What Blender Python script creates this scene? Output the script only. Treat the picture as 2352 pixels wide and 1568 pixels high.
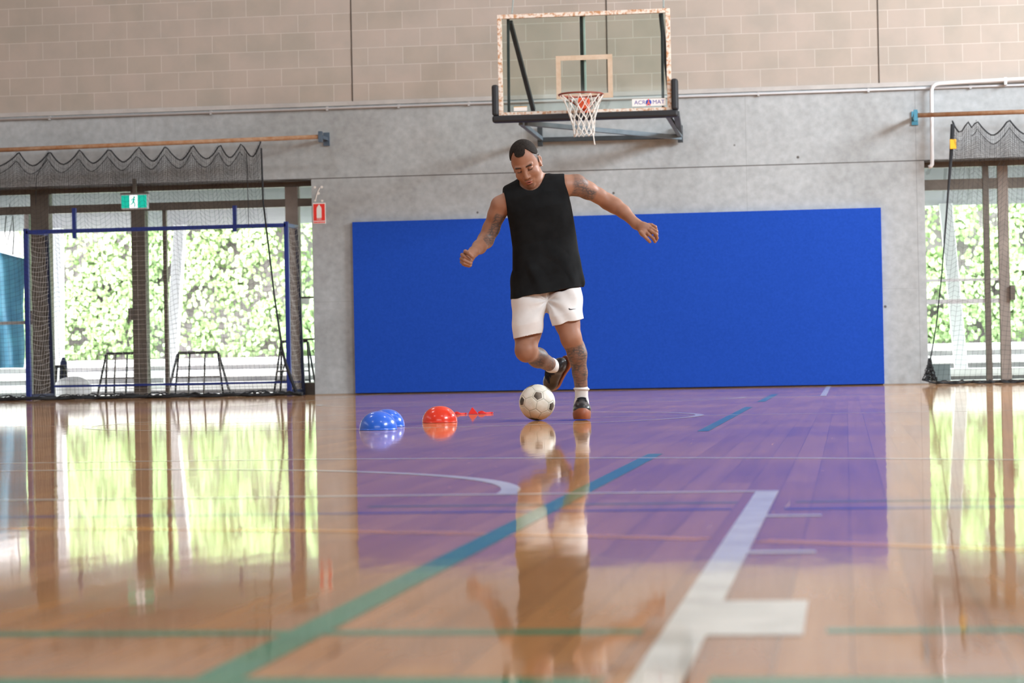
import bpy, math, random
import numpy as np
from mathutils import Vector, Matrix
random.seed(7); np.random.seed(7)
for o in list(bpy.data.objects): bpy.data.objects.remove(o)
SC = bpy.context.scene; C = SC.collection
PI = math.pi

# ------------------------------------------------------------------ camera
F_PX, YAW, PITCH, ROLL, CAM_Z = 5589.3, 0.136385, 0.008564, 0.019437, 0.3263
def basis():
    f = np.array([-math.sin(YAW)*math.cos(PITCH), math.cos(YAW)*math.cos(PITCH), math.sin(PITCH)])
    r = np.cross(f, [0, 0, 1]); r /= np.linalg.norm(r); u = np.cross(r, f)
    c, s = math.cos(ROLL), math.sin(ROLL)
    return c*r - s*u, s*r + c*u, f
CR, CU, CF = basis()
def ray(px, py): return CF + CR*(px-1176)/F_PX - CU*(py-784)/F_PX
def onY(px, py, Y):                     # point of the plane y=Y seen at that place of the photo
    d = ray(px, py); return np.array([0, 0, CAM_Z]) + d*(Y/d[1])
def onZ(px, py, Z=0.0):
    d = ray(px, py); return np.array([0, 0, CAM_Z]) + d*((Z-CAM_Z)/d[2])
cam_d = bpy.data.cameras.new('camera'); cam = bpy.data.objects.new('camera', cam_d); C.objects.link(cam)
M = Matrix(((CR[0], CU[0], -CF[0], 0), (CR[1], CU[1], -CF[1], 0), (CR[2], CU[2], -CF[2], CAM_Z), (0, 0, 0, 1)))
cam.matrix_world = M
cam_d.sensor_width = 36; cam_d.lens = F_PX/2352*36; cam_d.clip_start = .05; cam_d.clip_end = 300
cam_d.dof.use_dof = True; cam_d.dof.focus_distance = 13.45; cam_d.dof.aperture_fstop = 6.3
SC.camera = cam

# ------------------------------------------------------------------ world, lights, exposure
SC.view_settings.view_transform = 'Standard'; SC.view_settings.look = 'None'
SC.view_settings.gamma = 1; SC.view_settings.use_curve_mapping = False
SC.view_settings.exposure = 0.08
W = bpy.data.worlds.new('sky'); SC.world = W; W.use_nodes = True
bg = W.node_tree.nodes['Background']; bg.inputs[0].default_value = (.93, .97, 1, 1); bg.inputs[1].default_value = 20.0
def area(name, loc, direction, sx, sy, power, col):
    l = bpy.data.lights.new(name, 'AREA'); l.shape = 'RECTANGLE'; l.size = sx; l.size_y = sy; l.energy = power; l.color = col
    o = bpy.data.objects.new(name, l); C.objects.link(o); o.location = loc
    o.rotation_euler = Vector(direction).to_track_quat('-Z', 'Y').to_euler(); return o
area('clerestory_daylight', (8.3, 7.8, 6.4), (-1, .45, -.28), 6.5, 2.0, 1600, (.88, .95, 1))
area('clerestory_daylight_far', (8.3, 21.0, 5.8), (-1, .1, -.28), 6.5, 1.8, 2400, (.86, .94, 1))
area('rear_fill_light', (-1, -7.3, 5.6), (0, 1, -.22), 12, 2.4, 420, (.95, .97, 1))  # added fill from behind the camera, its source unseen
area('left_clerestory_daylight', (-15.3, 10, 6.4), (1, .1, -.3), 12, 1.6, 30, (.95, .97, 1))
for (x, y) in ((-7, 6), (-7, 14), (-7, 21), (1.5, 6), (1.5, 14), (1.5, 21)):
    area('hall_lamp', (x, y, 8.2), (0, 0, -1), 1.2, .5, 75, (.95, .97, 1))

# ------------------------------------------------------------------ helpers
def mat(name, col, rough=.6, metal=0, spec=.5, emit=None, es=0, coat=0):
    m = bpy.data.materials.new(name); m.use_nodes = True; b = m.node_tree.nodes['Principled BSDF']
    b.inputs['Base Color'].default_value = (*col, 1); b.inputs['Roughness'].default_value = rough
    b.inputs['Metallic'].default_value = metal; b.inputs['Specular IOR Level'].default_value = spec
    b.inputs['Coat Weight'].default_value = coat
    if emit: b.inputs['Emission Color'].default_value = (*emit, 1); b.inputs['Emission Strength'].default_value = es
    return m
def N(m, t, **kw):
    n = m.node_tree.nodes.new(t)
    for k, v in kw.items():
        if k.startswith('i_'):
            key = k[2:]; key = int(key) if key.isdigit() else key.replace('_', ' ')
            n.inputs[key].default_value = v
        else: setattr(n, k, v)
    return n
def LK(m, a, b): m.node_tree.links.new(a, b)
def BS(m): return m.node_tree.nodes['Principled BSDF']
def ramp(m, stops, interp='LINEAR'):
    r = N(m, 'ShaderNodeValToRGB'); e = r.color_ramp; e.interpolation = interp
    while len(e.elements) < len(stops): e.elements.new(.5)
    for q, (p, c) in zip(e.elements, stops): q.position = p; q.color = (*c, 1) if len(c) == 3 else c
    return r
def noisy(name, c1, c2, scale=4, rough=.7, detail=6, bump=0, lo=.3, hi=.7, stretch=(1, 1, 1), **kw):
    m = mat(name, c1, rough, **kw)
    tc = N(m, 'ShaderNodeTexCoord'); mp = N(m, 'ShaderNodeMapping'); mp.inputs['Scale'].default_value = stretch
    nz = N(m, 'ShaderNodeTexNoise', i_Scale=scale, i_Detail=detail, i_Roughness=.6)
    LK(m, tc.outputs['Object'], mp.inputs[0]); LK(m, mp.outputs[0], nz.inputs['Vector'])
    r = ramp(m, [(lo, c1), (hi, c2)]); LK(m, nz.outputs['Fac'], r.inputs[0]); LK(m, r.outputs[0], BS(m).inputs['Base Color'])
    if bump:
        b = N(m, 'ShaderNodeBump', i_Strength=bump, i_Distance=.01); LK(m, nz.outputs['Fac'], b.inputs['Height']); LK(m, b.outputs[0], BS(m).inputs['Normal'])
    return m
def clear_glass(name, tint=(.9, .97, .93), refl=1.0):
    m = bpy.data.materials.new(name); m.use_nodes = True; nt = m.node_tree
    for n in list(nt.nodes): nt.nodes.remove(n)
    out = N(m, 'ShaderNodeOutputMaterial'); tr = N(m, 'ShaderNodeBsdfTransparent'); tr.inputs[0].default_value = (*tint, 1)
    gl = N(m, 'ShaderNodeBsdfGlossy'); gl.inputs['Roughness'].default_value = .02
    fr = N(m, 'ShaderNodeFresnel', i_IOR=1.45); mu = N(m, 'ShaderNodeMath', operation='MULTIPLY'); mu.inputs[1].default_value = refl
    mx = N(m, 'ShaderNodeMixShader'); LK(m, fr.outputs[0], mu.inputs[0]); LK(m, mu.outputs[0], mx.inputs[0])
    LK(m, tr.outputs[0], mx.inputs[1]); LK(m, gl.outputs[0], mx.inputs[2]); LK(m, mx.outputs[0], out.inputs[0]); return m

class MB:
    def __init__(s): s.v = []; s.f = []; s.mi = []
    def add(s, vs, fs, mi=0):
        o = len(s.v); s.v += [tuple(map(float, q)) for q in vs]; s.f += [tuple(i+o for i in f) for f in fs]; s.mi += [mi]*len(fs); return s
    def box(s, a, b, mi=0):
        x0, y0, z0 = a; x1, y1, z1 = b
        return s.add([(x0,y0,z0),(x1,y0,z0),(x1,y1,z0),(x0,y1,z0),(x0,y0,z1),(x1,y0,z1),(x1,y1,z1),(x0,y1,z1)],
                     [(0,3,2,1),(4,5,6,7),(0,1,5,4),(1,2,6,5),(2,3,7,6),(3,0,4,7)], mi)
    def tube(s, pts, r, n=8, closed=False, mi=0, cap=True):
        P = [Vector(p) for p in pts]; m = len(P); rr = r if hasattr(r, '__len__') else [r]*m
        o = len(s.v); prev = None
        for i, p in enumerate(P):
            if closed: t = P[(i+1) % m]-P[i-1]
            else: t = P[min(i+1, m-1)]-P[max(i-1, 0)]
            if t.length < 1e-9: t = Vector((0, 0, 1))
            t.normalize()
            if prev is None:
                a = Vector((0, 0, 1)) if abs(t.z) < .9 else Vector((1, 0, 0)); u = t.cross(a).normalized()
            else:
                u = (prev - t*prev.dot(t)); u = u.normalized() if u.length > 1e-6 else t.orthogonal().normalized()
            prev = u; w = t.cross(u)
            for k in range(n):
                an = 2*PI*k/n; q = p + (u*math.cos(an)+w*math.sin(an))*rr[i]; s.v.append((q.x, q.y, q.z))
        for i in range(m if closed else m-1):
            j = (i+1) % m
            for k in range(n):
                k2 = (k+1) % n; s.f.append((o+i*n+k, o+i*n+k2, o+j*n+k2, o+j*n+k)); s.mi.append(mi)
        if cap and not closed:
            s.f.append(tuple(o+k for k in range(n))[::-1]); s.f.append(tuple(o+(m-1)*n+k for k in range(n))); s.mi += [mi, mi]
        return s
    def bar(s, a, b, w, h=None, mi=0):                      # rectangular bar between two points
        h = h or w; a = Vector(a); b = Vector(b); t = (b-a).normalized()
        u = t.cross(Vector((0, 0, 1))) if abs(t.z) < .95 else t.cross(Vector((0, 1, 0))); u.normalize(); v = t.cross(u)
        q = [a+u*sx*w/2+v*sy*h/2 for sx, sy in ((-1,-1),(1,-1),(1,1),(-1,1))]; q += [p+(b-a) for p in q]
        return s.add(q, [(0,3,2,1),(4,5,6,7),(0,1,5,4),(1,2,6,5),(2,3,7,6),(3,0,4,7)], mi)
    def lathe(s, prof, c=(0, 0, 0), n=48, mi=0):
        o = len(s.v)
        for (r, z) in prof:
            for k in range(n):
                a = 2*PI*k/n; s.v.append((c[0]+r*math.cos(a), c[1]+r*math.sin(a), c[2]+z))
        for i in range(len(prof)-1):
            for k in range(n):
                k2 = (k+1) % n; s.f.append((o+i*n+k, o+i*n+k2, o+(i+1)*n+k2, o+(i+1)*n+k)); s.mi.append(mi)
        return s
    def prism(s, poly, y0, y1, mi=0):                       # polygon in x,z extruded in y
        n = len(poly); vs = [(x, y0, z) for x, z in poly]+[(x, y1, z) for x, z in poly]
        fs = [tuple(range(n)), tuple(range(2*n-1, n-1, -1))]+[(i, i+n, (i+1) % n+n, (i+1) % n) for i in range(n)]
        return s.add(vs, fs, mi)
    def build(s, name, m, parent=None, smooth=False, bevel=0, off=None):
        me = bpy.data.meshes.new(name); V = s.v
        if off is not None: V = [(x-off[0], y-off[1], z-off[2]) for x, y, z in V]
        me.from_pydata(V, [], s.f); ms = m if isinstance(m, (list, tuple)) else [m]
        for q in ms: me.materials.append(q)
        me.polygons.foreach_set('material_index', s.mi); me.update()
        if smooth: me.shade_smooth()
        o = bpy.data.objects.new(name, me); C.objects.link(o)
        if parent: o.parent = parent
        if off is not None and not parent: o.location = off
        if bevel:
            b = o.modifiers.new('bevel', 'BEVEL'); b.width = bevel; b.segments = 2; b.limit_method = 'ANGLE'
        return o
def empty(name, loc=(0, 0, 0), rz=0):
    o = bpy.data.objects.new(name, None); C.objects.link(o); o.location = loc; o.rotation_euler = (0, 0, rz); o.empty_display_size = .1; return o
def tag(o, label=None, cat=None, group=None, kind=None):
    if label: o['label'] = label
    if cat: o['category'] = cat
    if group: o['group'] = group
    if kind: o['kind'] = kind
    return o
def text_mesh(txt, name, m, size, width=None, parent=None, depth=.0005, mat4=None, bold=0):
    cu = bpy.data.curves.new(name, 'FONT'); cu.body = txt; cu.size = size; cu.align_x = 'CENTER'; cu.align_y = 'CENTER'; cu.extrude = depth; cu.offset = bold
    tmp = bpy.data.objects.new(name, cu); C.objects.link(tmp); bpy.context.view_layer.update()
    me = bpy.data.meshes.new_from_object(tmp.evaluated_get(bpy.context.evaluated_depsgraph_get())); bpy.data.objects.remove(tmp)
    if width:
        xs = [v.co.x for v in me.vertices]; k = width/(max(xs)-min(xs))
        for v in me.vertices: v.co.x *= k
    if mat4 is not None: me.transform(mat4)
    me.name = name; me.materials.clear(); me.materials.append(m)
    o = bpy.data.objects.new(name, me); C.objects.link(o)
    if parent: o.parent = parent
    return o

# ------------------------------------------------------------------ floor with its painted court lines
YW = 26.95
def floor_material(line=None):
    m = mat('varnished_boards', (.4, .2, .1), .1)
    tc = N(m, 'ShaderNodeTexCoord'); mp = N(m, 'ShaderNodeMapping'); mp.inputs['Rotation'].default_value = (0, 0, PI/2)
    LK(m, tc.outputs['Object'], mp.inputs[0])
    if line is None:
        br = N(m, 'ShaderNodeTexBrick', offset=.37, offset_frequency=2, squash=1)
        br.inputs['Color1'].default_value = (.56, .26, .09, 1); br.inputs['Color2'].default_value = (.42, .18, .07, 1); br.inputs['Mortar'].default_value = (.12, .05, .025, 1)
        br.inputs['Scale'].default_value = 1; br.inputs['Mortar Size'].default_value = .0009; br.inputs['Brick Width'].default_value = 1.9; br.inputs['Row Height'].default_value = .083; br.inputs['Bias'].default_value = -.1
        LK(m, mp.outputs[0], br.inputs['Vector'])
        mp2 = N(m, 'ShaderNodeMapping'); mp2.inputs['Scale'].default_value = (14, .5, 1); LK(m, tc.outputs['Object'], mp2.inputs[0])
        g = N(m, 'ShaderNodeTexNoise', i_Scale=1.6, i_Detail=8, i_Roughness=.65); LK(m, mp2.outputs[0], g.inputs['Vector'])
        mx = N(m, 'ShaderNodeMix', data_type='RGBA', blend_type='OVERLAY'); mx.inputs[0].default_value = .55
        LK(m, br.outputs['Color'], mx.inputs[6]); LK(m, g.outputs['Fac'], mx.inputs[7]); src = mx.outputs[2]
    else:
        rgb = N(m, 'ShaderNodeTexNoise', i_Scale=9, i_Detail=6); LK(m, tc.outputs['Object'], rgb.inputs['Vector'])
        c2 = tuple(c*.8 for c in line); rr = ramp(m, [(.35, c2), (.6, line)]); LK(m, rgb.outputs['Fac'], rr.inputs[0]); src = rr.outputs[0]
    # fine pale scuffs running along the boards
    mp3 = N(m, 'ShaderNodeMapping'); mp3.inputs['Scale'].default_value = (60, .9, 1); mp3.inputs['Rotation'].default_value = (0, 0, .06); LK(m, tc.outputs['Object'], mp3.inputs[0])
    s = N(m, 'ShaderNodeTexNoise', i_Scale=1, i_Detail=3, i_Roughness=.5); LK(m, mp3.outputs[0], s.inputs['Vector'])
    sr = ramp(m, [(.70, (0, 0, 0)), (.76, (.55, .55, .55))]); LK(m, s.outputs['Fac'], sr.inputs[0])
    vo = N(m, 'ShaderNodeTexVoronoi', i_Scale=5.5); LK(m, tc.outputs['Object'], vo.inputs['Vector'])
    vr = ramp(m, [(.02, (.8, .8, .8)), (.035, (0, 0, 0))]); LK(m, vo.outputs['Distance'], vr.inputs[0])
    mm = N(m, 'ShaderNodeMath', operation='MAXIMUM'); LK(m, sr.outputs[0], mm.inputs[0]); LK(m, vr.outputs[0], mm.inputs[1])
    m2 = N(m, 'ShaderNodeMix', data_type='RGBA'); LK(m, mm.outputs[0], m2.inputs[0]); LK(m, src, m2.inputs[6]); m2.inputs[7].default_value = (.62, .5, .42, 1)
    LK(m, m2.outputs[2], BS(m).inputs['Base Color'])
    BS(m).inputs['Roughness'].default_value = .045; BS(m).inputs['IOR'].default_value = 1.5
    # gentle waviness of the varnish
    mpb = N(m, 'ShaderNodeMapping'); mpb.inputs['Scale'].default_value = (9, 3, 1); LK(m, tc.outputs['Object'], mpb.inputs[0])
    nb = N(m, 'ShaderNodeTexNoise', i_Scale=1.5, i_Detail=4, i_Roughness=.45); LK(m, mpb.outputs[0], nb.inputs['Vector'])
    bp = N(m, 'ShaderNodeBump', i_Strength=.09, i_Distance=.004); LK(m, nb.outputs['Fac'], bp.inputs['Height']); LK(m, bp.outputs[0], BS(m).inputs['Normal'])
    # thin film of dust over the varnish
    df = N(m, 'ShaderNodeBsdfDiffuse'); nd = N(m, 'ShaderNodeTexNoise', i_Scale=.8, i_Detail=6); LK(m, tc.outputs['Object'], nd.inputs['Vector']); rd = ramp(m, [(.3, (.11, .11, .11)), (.7, (.22, .22, .22))]); LK(m, nd.outputs['Fac'], rd.inputs[0])
    hs = N(m, 'ShaderNodeMix', data_type='RGBA'); hs.inputs[0].default_value = .45; LK(m, m2.outputs[2], hs.inputs[6]); hs.inputs[7].default_value = (.60, .42, .27, 1); LK(m, hs.outputs[2], df.inputs[0])
    ms = N(m, 'ShaderNodeMixShader'); sc2 = N(m, 'ShaderNodeMath', operation='MULTIPLY'); LK(m, mm.outputs[0], sc2.inputs[0]); sc2.inputs[1].default_value = .75; mx9 = N(m, 'ShaderNodeMath', operation='MAXIMUM'); LK(m, rd.outputs[0], mx9.inputs[0]); LK(m, sc2.outputs[0], mx9.inputs[1]); LK(m, mx9.outputs[0], ms.inputs[0]); LK(m, BS(m).outputs[0], ms.inputs[1]); LK(m, df.outputs[0], ms.inputs[2]); LK(m, ms.outputs[0], m.node_tree.nodes['Material Output'].inputs[0])
    return m
LM = {'boards': floor_material(), 'white': floor_material((.93, .93, .86)), 'green': floor_material((.02, .30, .17)), 'blue': floor_material((.04, .10, .42)),
      'orange': floor_material((.92, .42, .08)), 'teal': floor_material((.10, .30, .30))}
keys = list(LM); fl = MB(); fl.box((-15.5, -7.5, -.2), (8.6, YW+.6, 0), 0)
zl = [.0003]
def line(x0, x1, y0, y1, k):
    z = zl[0]; zl[0] += .00003; n = max(1, int(abs(x1-x0)/2))
    fl.add([(x0, y0, z), (x1, y0, z), (x1, y1, z), (x0, y1, z)], [(0, 1, 2, 3)], keys.index(k))
def arc(cx, cy, r, w, a0, a1, k, n=120):
    z = zl[0]; zl[0] += .00003; vs = []
    for i in range(n+1):
        a = a0+(a1-a0)*i/n
        for q in (r-w, r): vs.append((cx+q*math.cos(a), cy+q*math.sin(a), z))
    fl.add(vs, [(2*i, 2*i+1, 2*i+3, 2*i+2) for i in range(n)], keys.index(k))
XC = -2.62
line(-14, -.253, 2.42, 2.50, 'green'); line(-.145, 8, 2.42, 2.50, 'green')
line(-14, -.25, 2.895, 2.945, 'green'); line(-.03, 8, 2.895, 2.945, 'green')
line(-14, -.253, 5.25, 5.30, 'blue'); line(-.14, 8, 5.235, 5.285, 'blue')
line(-1.1, -.25, 5.50, 5.54, 'teal'); line(-.12, 8, 5.50, 5.54, 'teal')
a_b = lambda x, r: math.acos((x-XC)/r)
arc(XC, -.28, 5.28, .06, a_b(-.248, 5.28), PI-.3, 'orange'); arc(XC, -.28, 5.28, .06, .2, a_b(-.142, 5.28), 'orange')
line(-.688, -.636, 2.0, 8.42, 'green'); line(-.672, -.62, 10.95, 16.2, 'green'); line(-.66, -.60, 18.0, 21.6, 'green')
arc(XC, 2.17, 6.25, .05, .0, PI, 'white', 160)
arc(XC, 5.96, 1.80, .05, 0, PI, 'white')
line(XC-2.45, -.17, 5.945, 5.992, 'white')
line(-.225, -.17, .2, 5.992, 'white'); line(XC-2.45, XC-2.4, .2, 5.992, 'white')
for (y0, y1) in ((5.01, 5.06), (4.075, 4.125), (2.87, 3.28)): line(-.17, -.057, y0, y1, 'white')
arc(XC, 14.0, 1.8, .05, 0, 2*PI, 'white', 160)
line(-14, 7, 13.98, 14.03, 'white')
arc(XC, 25.8, 6.25, .05, PI, 2*PI, 'white', 160); arc(XC, 20.2, 1.8, .05, PI, 2*PI, 'white')
line(XC-2.45, XC+2.45, 20.2, 20.25, 'white'); line(XC+2.4, XC+2.45, 20.2, 26.6, 'white'); line(XC-2.45, XC-2.4, 20.2, 26.6, 'white')
floor = fl.build('floor', [LM[k] for k in keys]); tag(floor, kind='structure')

# ------------------------------------------------------------------ hall shell
def concrete_material(name, a, b):
    m = mat(name, a, .75)
    tc = N(m, 'ShaderNodeTexCoord'); n1 = N(m, 'ShaderNodeTexNoise', i_Scale=.9, i_Detail=8, i_Roughness=.62); n2 = N(m, 'ShaderNodeTexNoise', i_Scale=14, i_Detail=5)
    LK(m, tc.outputs['Object'], n1.inputs['Vector']); LK(m, tc.outputs['Object'], n2.inputs['Vector'])
    r = ramp(m, [(.3, a), (.52, b), (.75, tuple(x*1.12 for x in b))]); LK(m, n1.outputs['Fac'], r.inputs[0])
    mx = N(m, 'ShaderNodeMix', data_type='RGBA', blend_type='OVERLAY'); mx.inputs[0].default_value = .28; LK(m, r.outputs[0], mx.inputs[6]); LK(m, n2.outputs['Fac'], mx.inputs[7])
    # small dark pits
    vo = N(m, 'ShaderNodeTexVoronoi', i_Scale=2.3); LK(m, tc.outputs['Object'], vo.inputs['Vector']); vr = ramp(m, [(.025, (1, 1, 1)), (.045, (0, 0, 0))]); LK(m, vo.outputs['Distance'], vr.inputs[0])
    # formwork joints: one level joint and upright ones
    sx = N(m, 'ShaderNodeSeparateXYZ'); LK(m, tc.outputs['Object'], sx.inputs[0])
    def near(out, v, w):
        s = N(m, 'ShaderNodeMath', operation='SUBTRACT'); LK(m, out, s.inputs[0]); s.inputs[1].default_value = v
        ab = N(m, 'ShaderNodeMath', operation='ABSOLUTE'); LK(m, s.outputs[0], ab.inputs[0])
        l = N(m, 'ShaderNodeMath', operation='LESS_THAN'); LK(m, ab.outputs[0], l.inputs[0]); l.inputs[1].default_value = w; return l.outputs[0]
    cur = vr.outputs[0]
    for o_, v, w, st in ((sx.outputs[2], 2.445, .006, .9), (sx.outputs[0], -8.0, .003, .25), (sx.outputs[0], -3.55, .003, .25), (sx.outputs[0], -1.05, .003, .25), (sx.outputs[0], .80, .004, .3), (sx.outputs[2], 1.05, .003, .2)):
        q = N(m, 'ShaderNodeMath', operation='MULTIPLY'); LK(m, near(o_, v, w), q.inputs[0]); q.inputs[1].default_value = st
        mxn = N(m, 'ShaderNodeMath', operation='MAXIMUM'); LK(m, cur, mxn.inputs[0]); LK(m, q.outputs[0], mxn.inputs[1]); cur = mxn.outputs[0]
    m3 = N(m, 'ShaderNodeMix', data_type='RGBA'); LK(m, cur, m3.inputs[0]); LK(m, mx.outputs[2], m3.inputs[6]); m3.inputs[7].default_value = (.09, .085, .08, 1)
    LK(m, m3.outputs[2], BS(m).inputs['Base Color'])
    b_ = N(m, 'ShaderNodeBump', i_Strength=.15, i_Distance=.01); LK(m, n2.outputs['Fac'], b_.inputs['Height']); LK(m, b_.outputs[0], BS(m).inputs['Normal'])
    return m
CONC = concrete_material('cast_concrete', (.30, .315, .32), (.385, .41, .425))
ZL = 3.305
def block_material():
    m = mat('concrete_blockwork', (.4, .33, .27), .85)
    tc = N(m, 'ShaderNodeTexCoord'); sp = N(m, 'ShaderNodeSeparateXYZ'); LK(m, tc.outputs['Object'], sp.inputs[0]); cb = N(m, 'ShaderNodeCombineXYZ')
    ax = N(m, 'ShaderNodeMath', operation='ADD'); LK(m, sp.outputs[0], ax.inputs[0]); ax.inputs[1].default_value = 20.0+5.072+.003
    az = N(m, 'ShaderNodeMath', operation='ADD'); LK(m, sp.outputs[2], az.inputs[0]); az.inputs[1].default_value = 4-ZL
    LK(m, ax.outputs[0], cb.inputs[0]); LK(m, az.outputs[0], cb.inputs[1])
    br = N(m, 'ShaderNodeTexBrick', offset=.5, offset_frequency=2); br.inputs['Color1'].default_value = (.44, .385, .345, 1); br.inputs['Color2'].default_value = (.405, .36, .315, 1); br.inputs['Mortar'].default_value = (.52, .48, .44, 1)
    br.inputs['Scale'].default_value = 1; br.inputs['Mortar Size'].default_value = .0055; br.inputs['Mortar Smooth'].default_value = .3; br.inputs['Brick Width'].default_value = .4; br.inputs['Row Height'].default_value = .2
    LK(m, cb.outputs[0], br.inputs['Vector'])
    n = N(m, 'ShaderNodeTexNoise', i_Scale=3.2, i_Detail=7); LK(m, tc.outputs['Object'], n.inputs['Vector'])
    r = ramp(m, [(.3, (.44, .45, .44)), (.6, (.54, .52, .51))]); LK(m, n.outputs['Fac'], r.inputs[0])
    mx = N(m, 'ShaderNodeMix', data_type='RGBA', blend_type='OVERLAY'); mx.inputs[0].default_value = .6; LK(m, br.outputs['Color'], mx.inputs[6]); LK(m, r.outputs[0], mx.inputs[7])
    LK(m, mx.outputs[2], BS(m).inputs['Base Color'])
    b_ = N(m, 'ShaderNodeBump', i_Strength=.3, i_Distance=.004, invert=True); LK(m, br.outputs['Fac'], b_.inputs['Height']); LK(m, b_.outputs[0], BS(m).inputs['Normal'])
    return m
BLOCK = block_material()
XL0, XL1, XR0, XR1, ZT = -11.6, -5.955, .885, 4.6, 2.445
w = MB()
w.box((-15.5, YW, 0), (XL0, YW+.3, ZT)); w.box((XL1, YW, 0), (XR0, YW+.3, ZT)); w.box((XR1, YW, 0), (8.6, YW+.3, ZT))
w.box((-15.5, YW, ZT), (8.6, YW+.3, ZL)); w.box((-15.5, YW+.006, ZL), (8.6, YW+.3, 8.6), 1)
wall = w.build('wall_back', [CONC, BLOCK]); tag(wall, kind='structure')
plaster = noisy('painted_blockwork', (.40, .37, .33), (.46, .43, .39), 2, .85)
def shell(name, a, b, m): return tag(MB().box(a, b).build(name, m), kind='structure')
shell('wall_left', (-15.8, -7.8, 0), (-15.5, YW+.3, 8.6), plaster); shell('wall_right', (8.6, -7.8, 0), (8.9, YW+.3, 8.6), plaster)
shell('wall_front', (-15.8, -7.8, 0), (8.9, -7.5, 8.6), plaster); shell('ceiling', (-15.8, -7.8, 8.6), (8.9, YW+.3, 8.8), noisy('ceiling_board', (.5, .48, .45), (.58, .56, .53), 2, .9))
win_m = mat('clerestory_pane', (.8, .85, .9), .2, emit=(.9, .95, 1), es=1.2); bronze = noisy('bronze_aluminium', (.115, .10, .085), (.16, .14, .12), 8, .45, metal=.3)
for i, (a, b) in enumerate((((8.5, 4.2, 4.9), (8.58, 24.6, 7.5)), ((-7.2, -7.48, 4.2), (5.2, -7.4, 6.9)), ((-15.48, 4, 5.5), (-15.4, 16, 7.3)))):
    e = tag(empty(f'window_{i+1}', ((a[0]+b[0])/2, (a[1]+b[1])/2, (a[2]+b[2])/2)), kind='structure'); off = tuple(e.location)
    MB().box(a, b).build('pane', win_m, e, off=off)
    f = MB(); ax = 1 if i != 1 else 0; L = b[ax]-a[ax]
    for k in range(7):
        p = a[ax]+L*k/6; q0 = list(a); q1 = list(b); q0[ax] = p-.04; q1[ax] = p+.04
        for c_ in range(3):
            if c_ not in (ax, 2): q0[c_] -= .02; q1[c_] += .02
        f.box(q0, q1)
    f.build('frame', bronze, e, off=off)
# ledge, movement joints
ledge = noisy('ledge_mortar', (.42, .40, .39), (.52, .50, .48), 5, .8)
tag(MB().box((-15.5, YW-.012, ZL-.045), (8.6, YW, ZL)).build('trim_1', ledge), kind='structure')
dark = mat('dark_sealant', (.07, .055, .045), .8)
for i, x in enumerate((-5.462, -2.567, .418)):
    tag(MB().box((x-.006, YW+.001, ZL), (x+.006, YW+.01, 8.6)).build(f'trim_{i+2}', dark), kind='structure')
tag(MB().box((XL1, YW-.006, 0), (XR0, YW, .012)).build('baseboard_back', mat('base_sealant', (.30, .25, .20), .8)), kind='structure')
# pale adhesive spots above the extinguisher sign
pale = mat('old_adhesive', (.75, .72, .68), .8); ad = MB()
def disc(mb, c, r, y, n=16, mi=0): mb.prism([(c[0]+r*math.cos(2*PI*k/n), c[1]+r*math.sin(2*PI*k/n)) for k in range(n)], y-.002, y, mi)
for (px, py, r) in ((723.3, 430, .014), (739, 429.5, .015), (731.5, 444, .016), (724, 460.5, .012), (740, 461, .014)):
    q = onY(px, py, YW); disc(ad, (q[0], q[2]), r, YW)
ad.tube([onY(px, py, YW-.002) for px, py in ((735, 431), (731, 438), (727, 449), (725, 458))], .006, 6); ad.build('adhesive_mark', pale, wall)

# ------------------------------------------------------------------ glazed doors at both openings
YG = 27.32
glass = clear_glass('door_glass', (.94, .98, .96)); alu = noisy('pale_aluminium', (.45, .46, .47), (.58, .59, .60), 6, .4, metal=.4)
def PX(px, Y, py=700): return onY(px, py, Y)[0]
def PZ(px, py, Y): return onY(px, py, Y)[2]
def door_set(name, x0, x1, posts, trans, panes, extra=()):
    e = tag(empty(name, ((x0+x1)/2, YG, 0)), kind='structure'); off = tuple(e.location)
    f = MB().box((x0, YG-.06, ZT-.06), (x1, YG+.06, ZT)); f.build('head_frame', bronze, e, off=off)
    MB().box((x0, YG-.06, 0), (x1, YG+.06, .03)).build('sill', bronze, e, off=off)
    MB().box((x0, YG-.06, trans[0]), (x1, YG+.06, trans[1])).build('transom', bronze, e, off=off)
    for a, b, m in posts: MB().box((a, YG-.07, .03), (b, YG+.07, ZT-.06)).build('mullion', m, e, off=off, bevel=.004)
    for a, b, z0, z1 in panes: MB().box((a, YG-.004, z0), (b, YG+.004, z1)).build('pane', glass, e, off=off)
    for nm, m, bx in extra:
        q = MB()
        for b in bx: q.box(*b)
        q.build(nm, m, e, off=off)
    return e
tl = (PZ(400, 483, YG), PZ(400, 465, YG))
xs = [PX(v, YG) for v in (0, 78, 120, 308, 340, 662, 691, 720)]
brown = noisy('weathered_post', (.20, .17, .15), (.28, .24, .21), 5, .6)
yL = YG+.08
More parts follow.
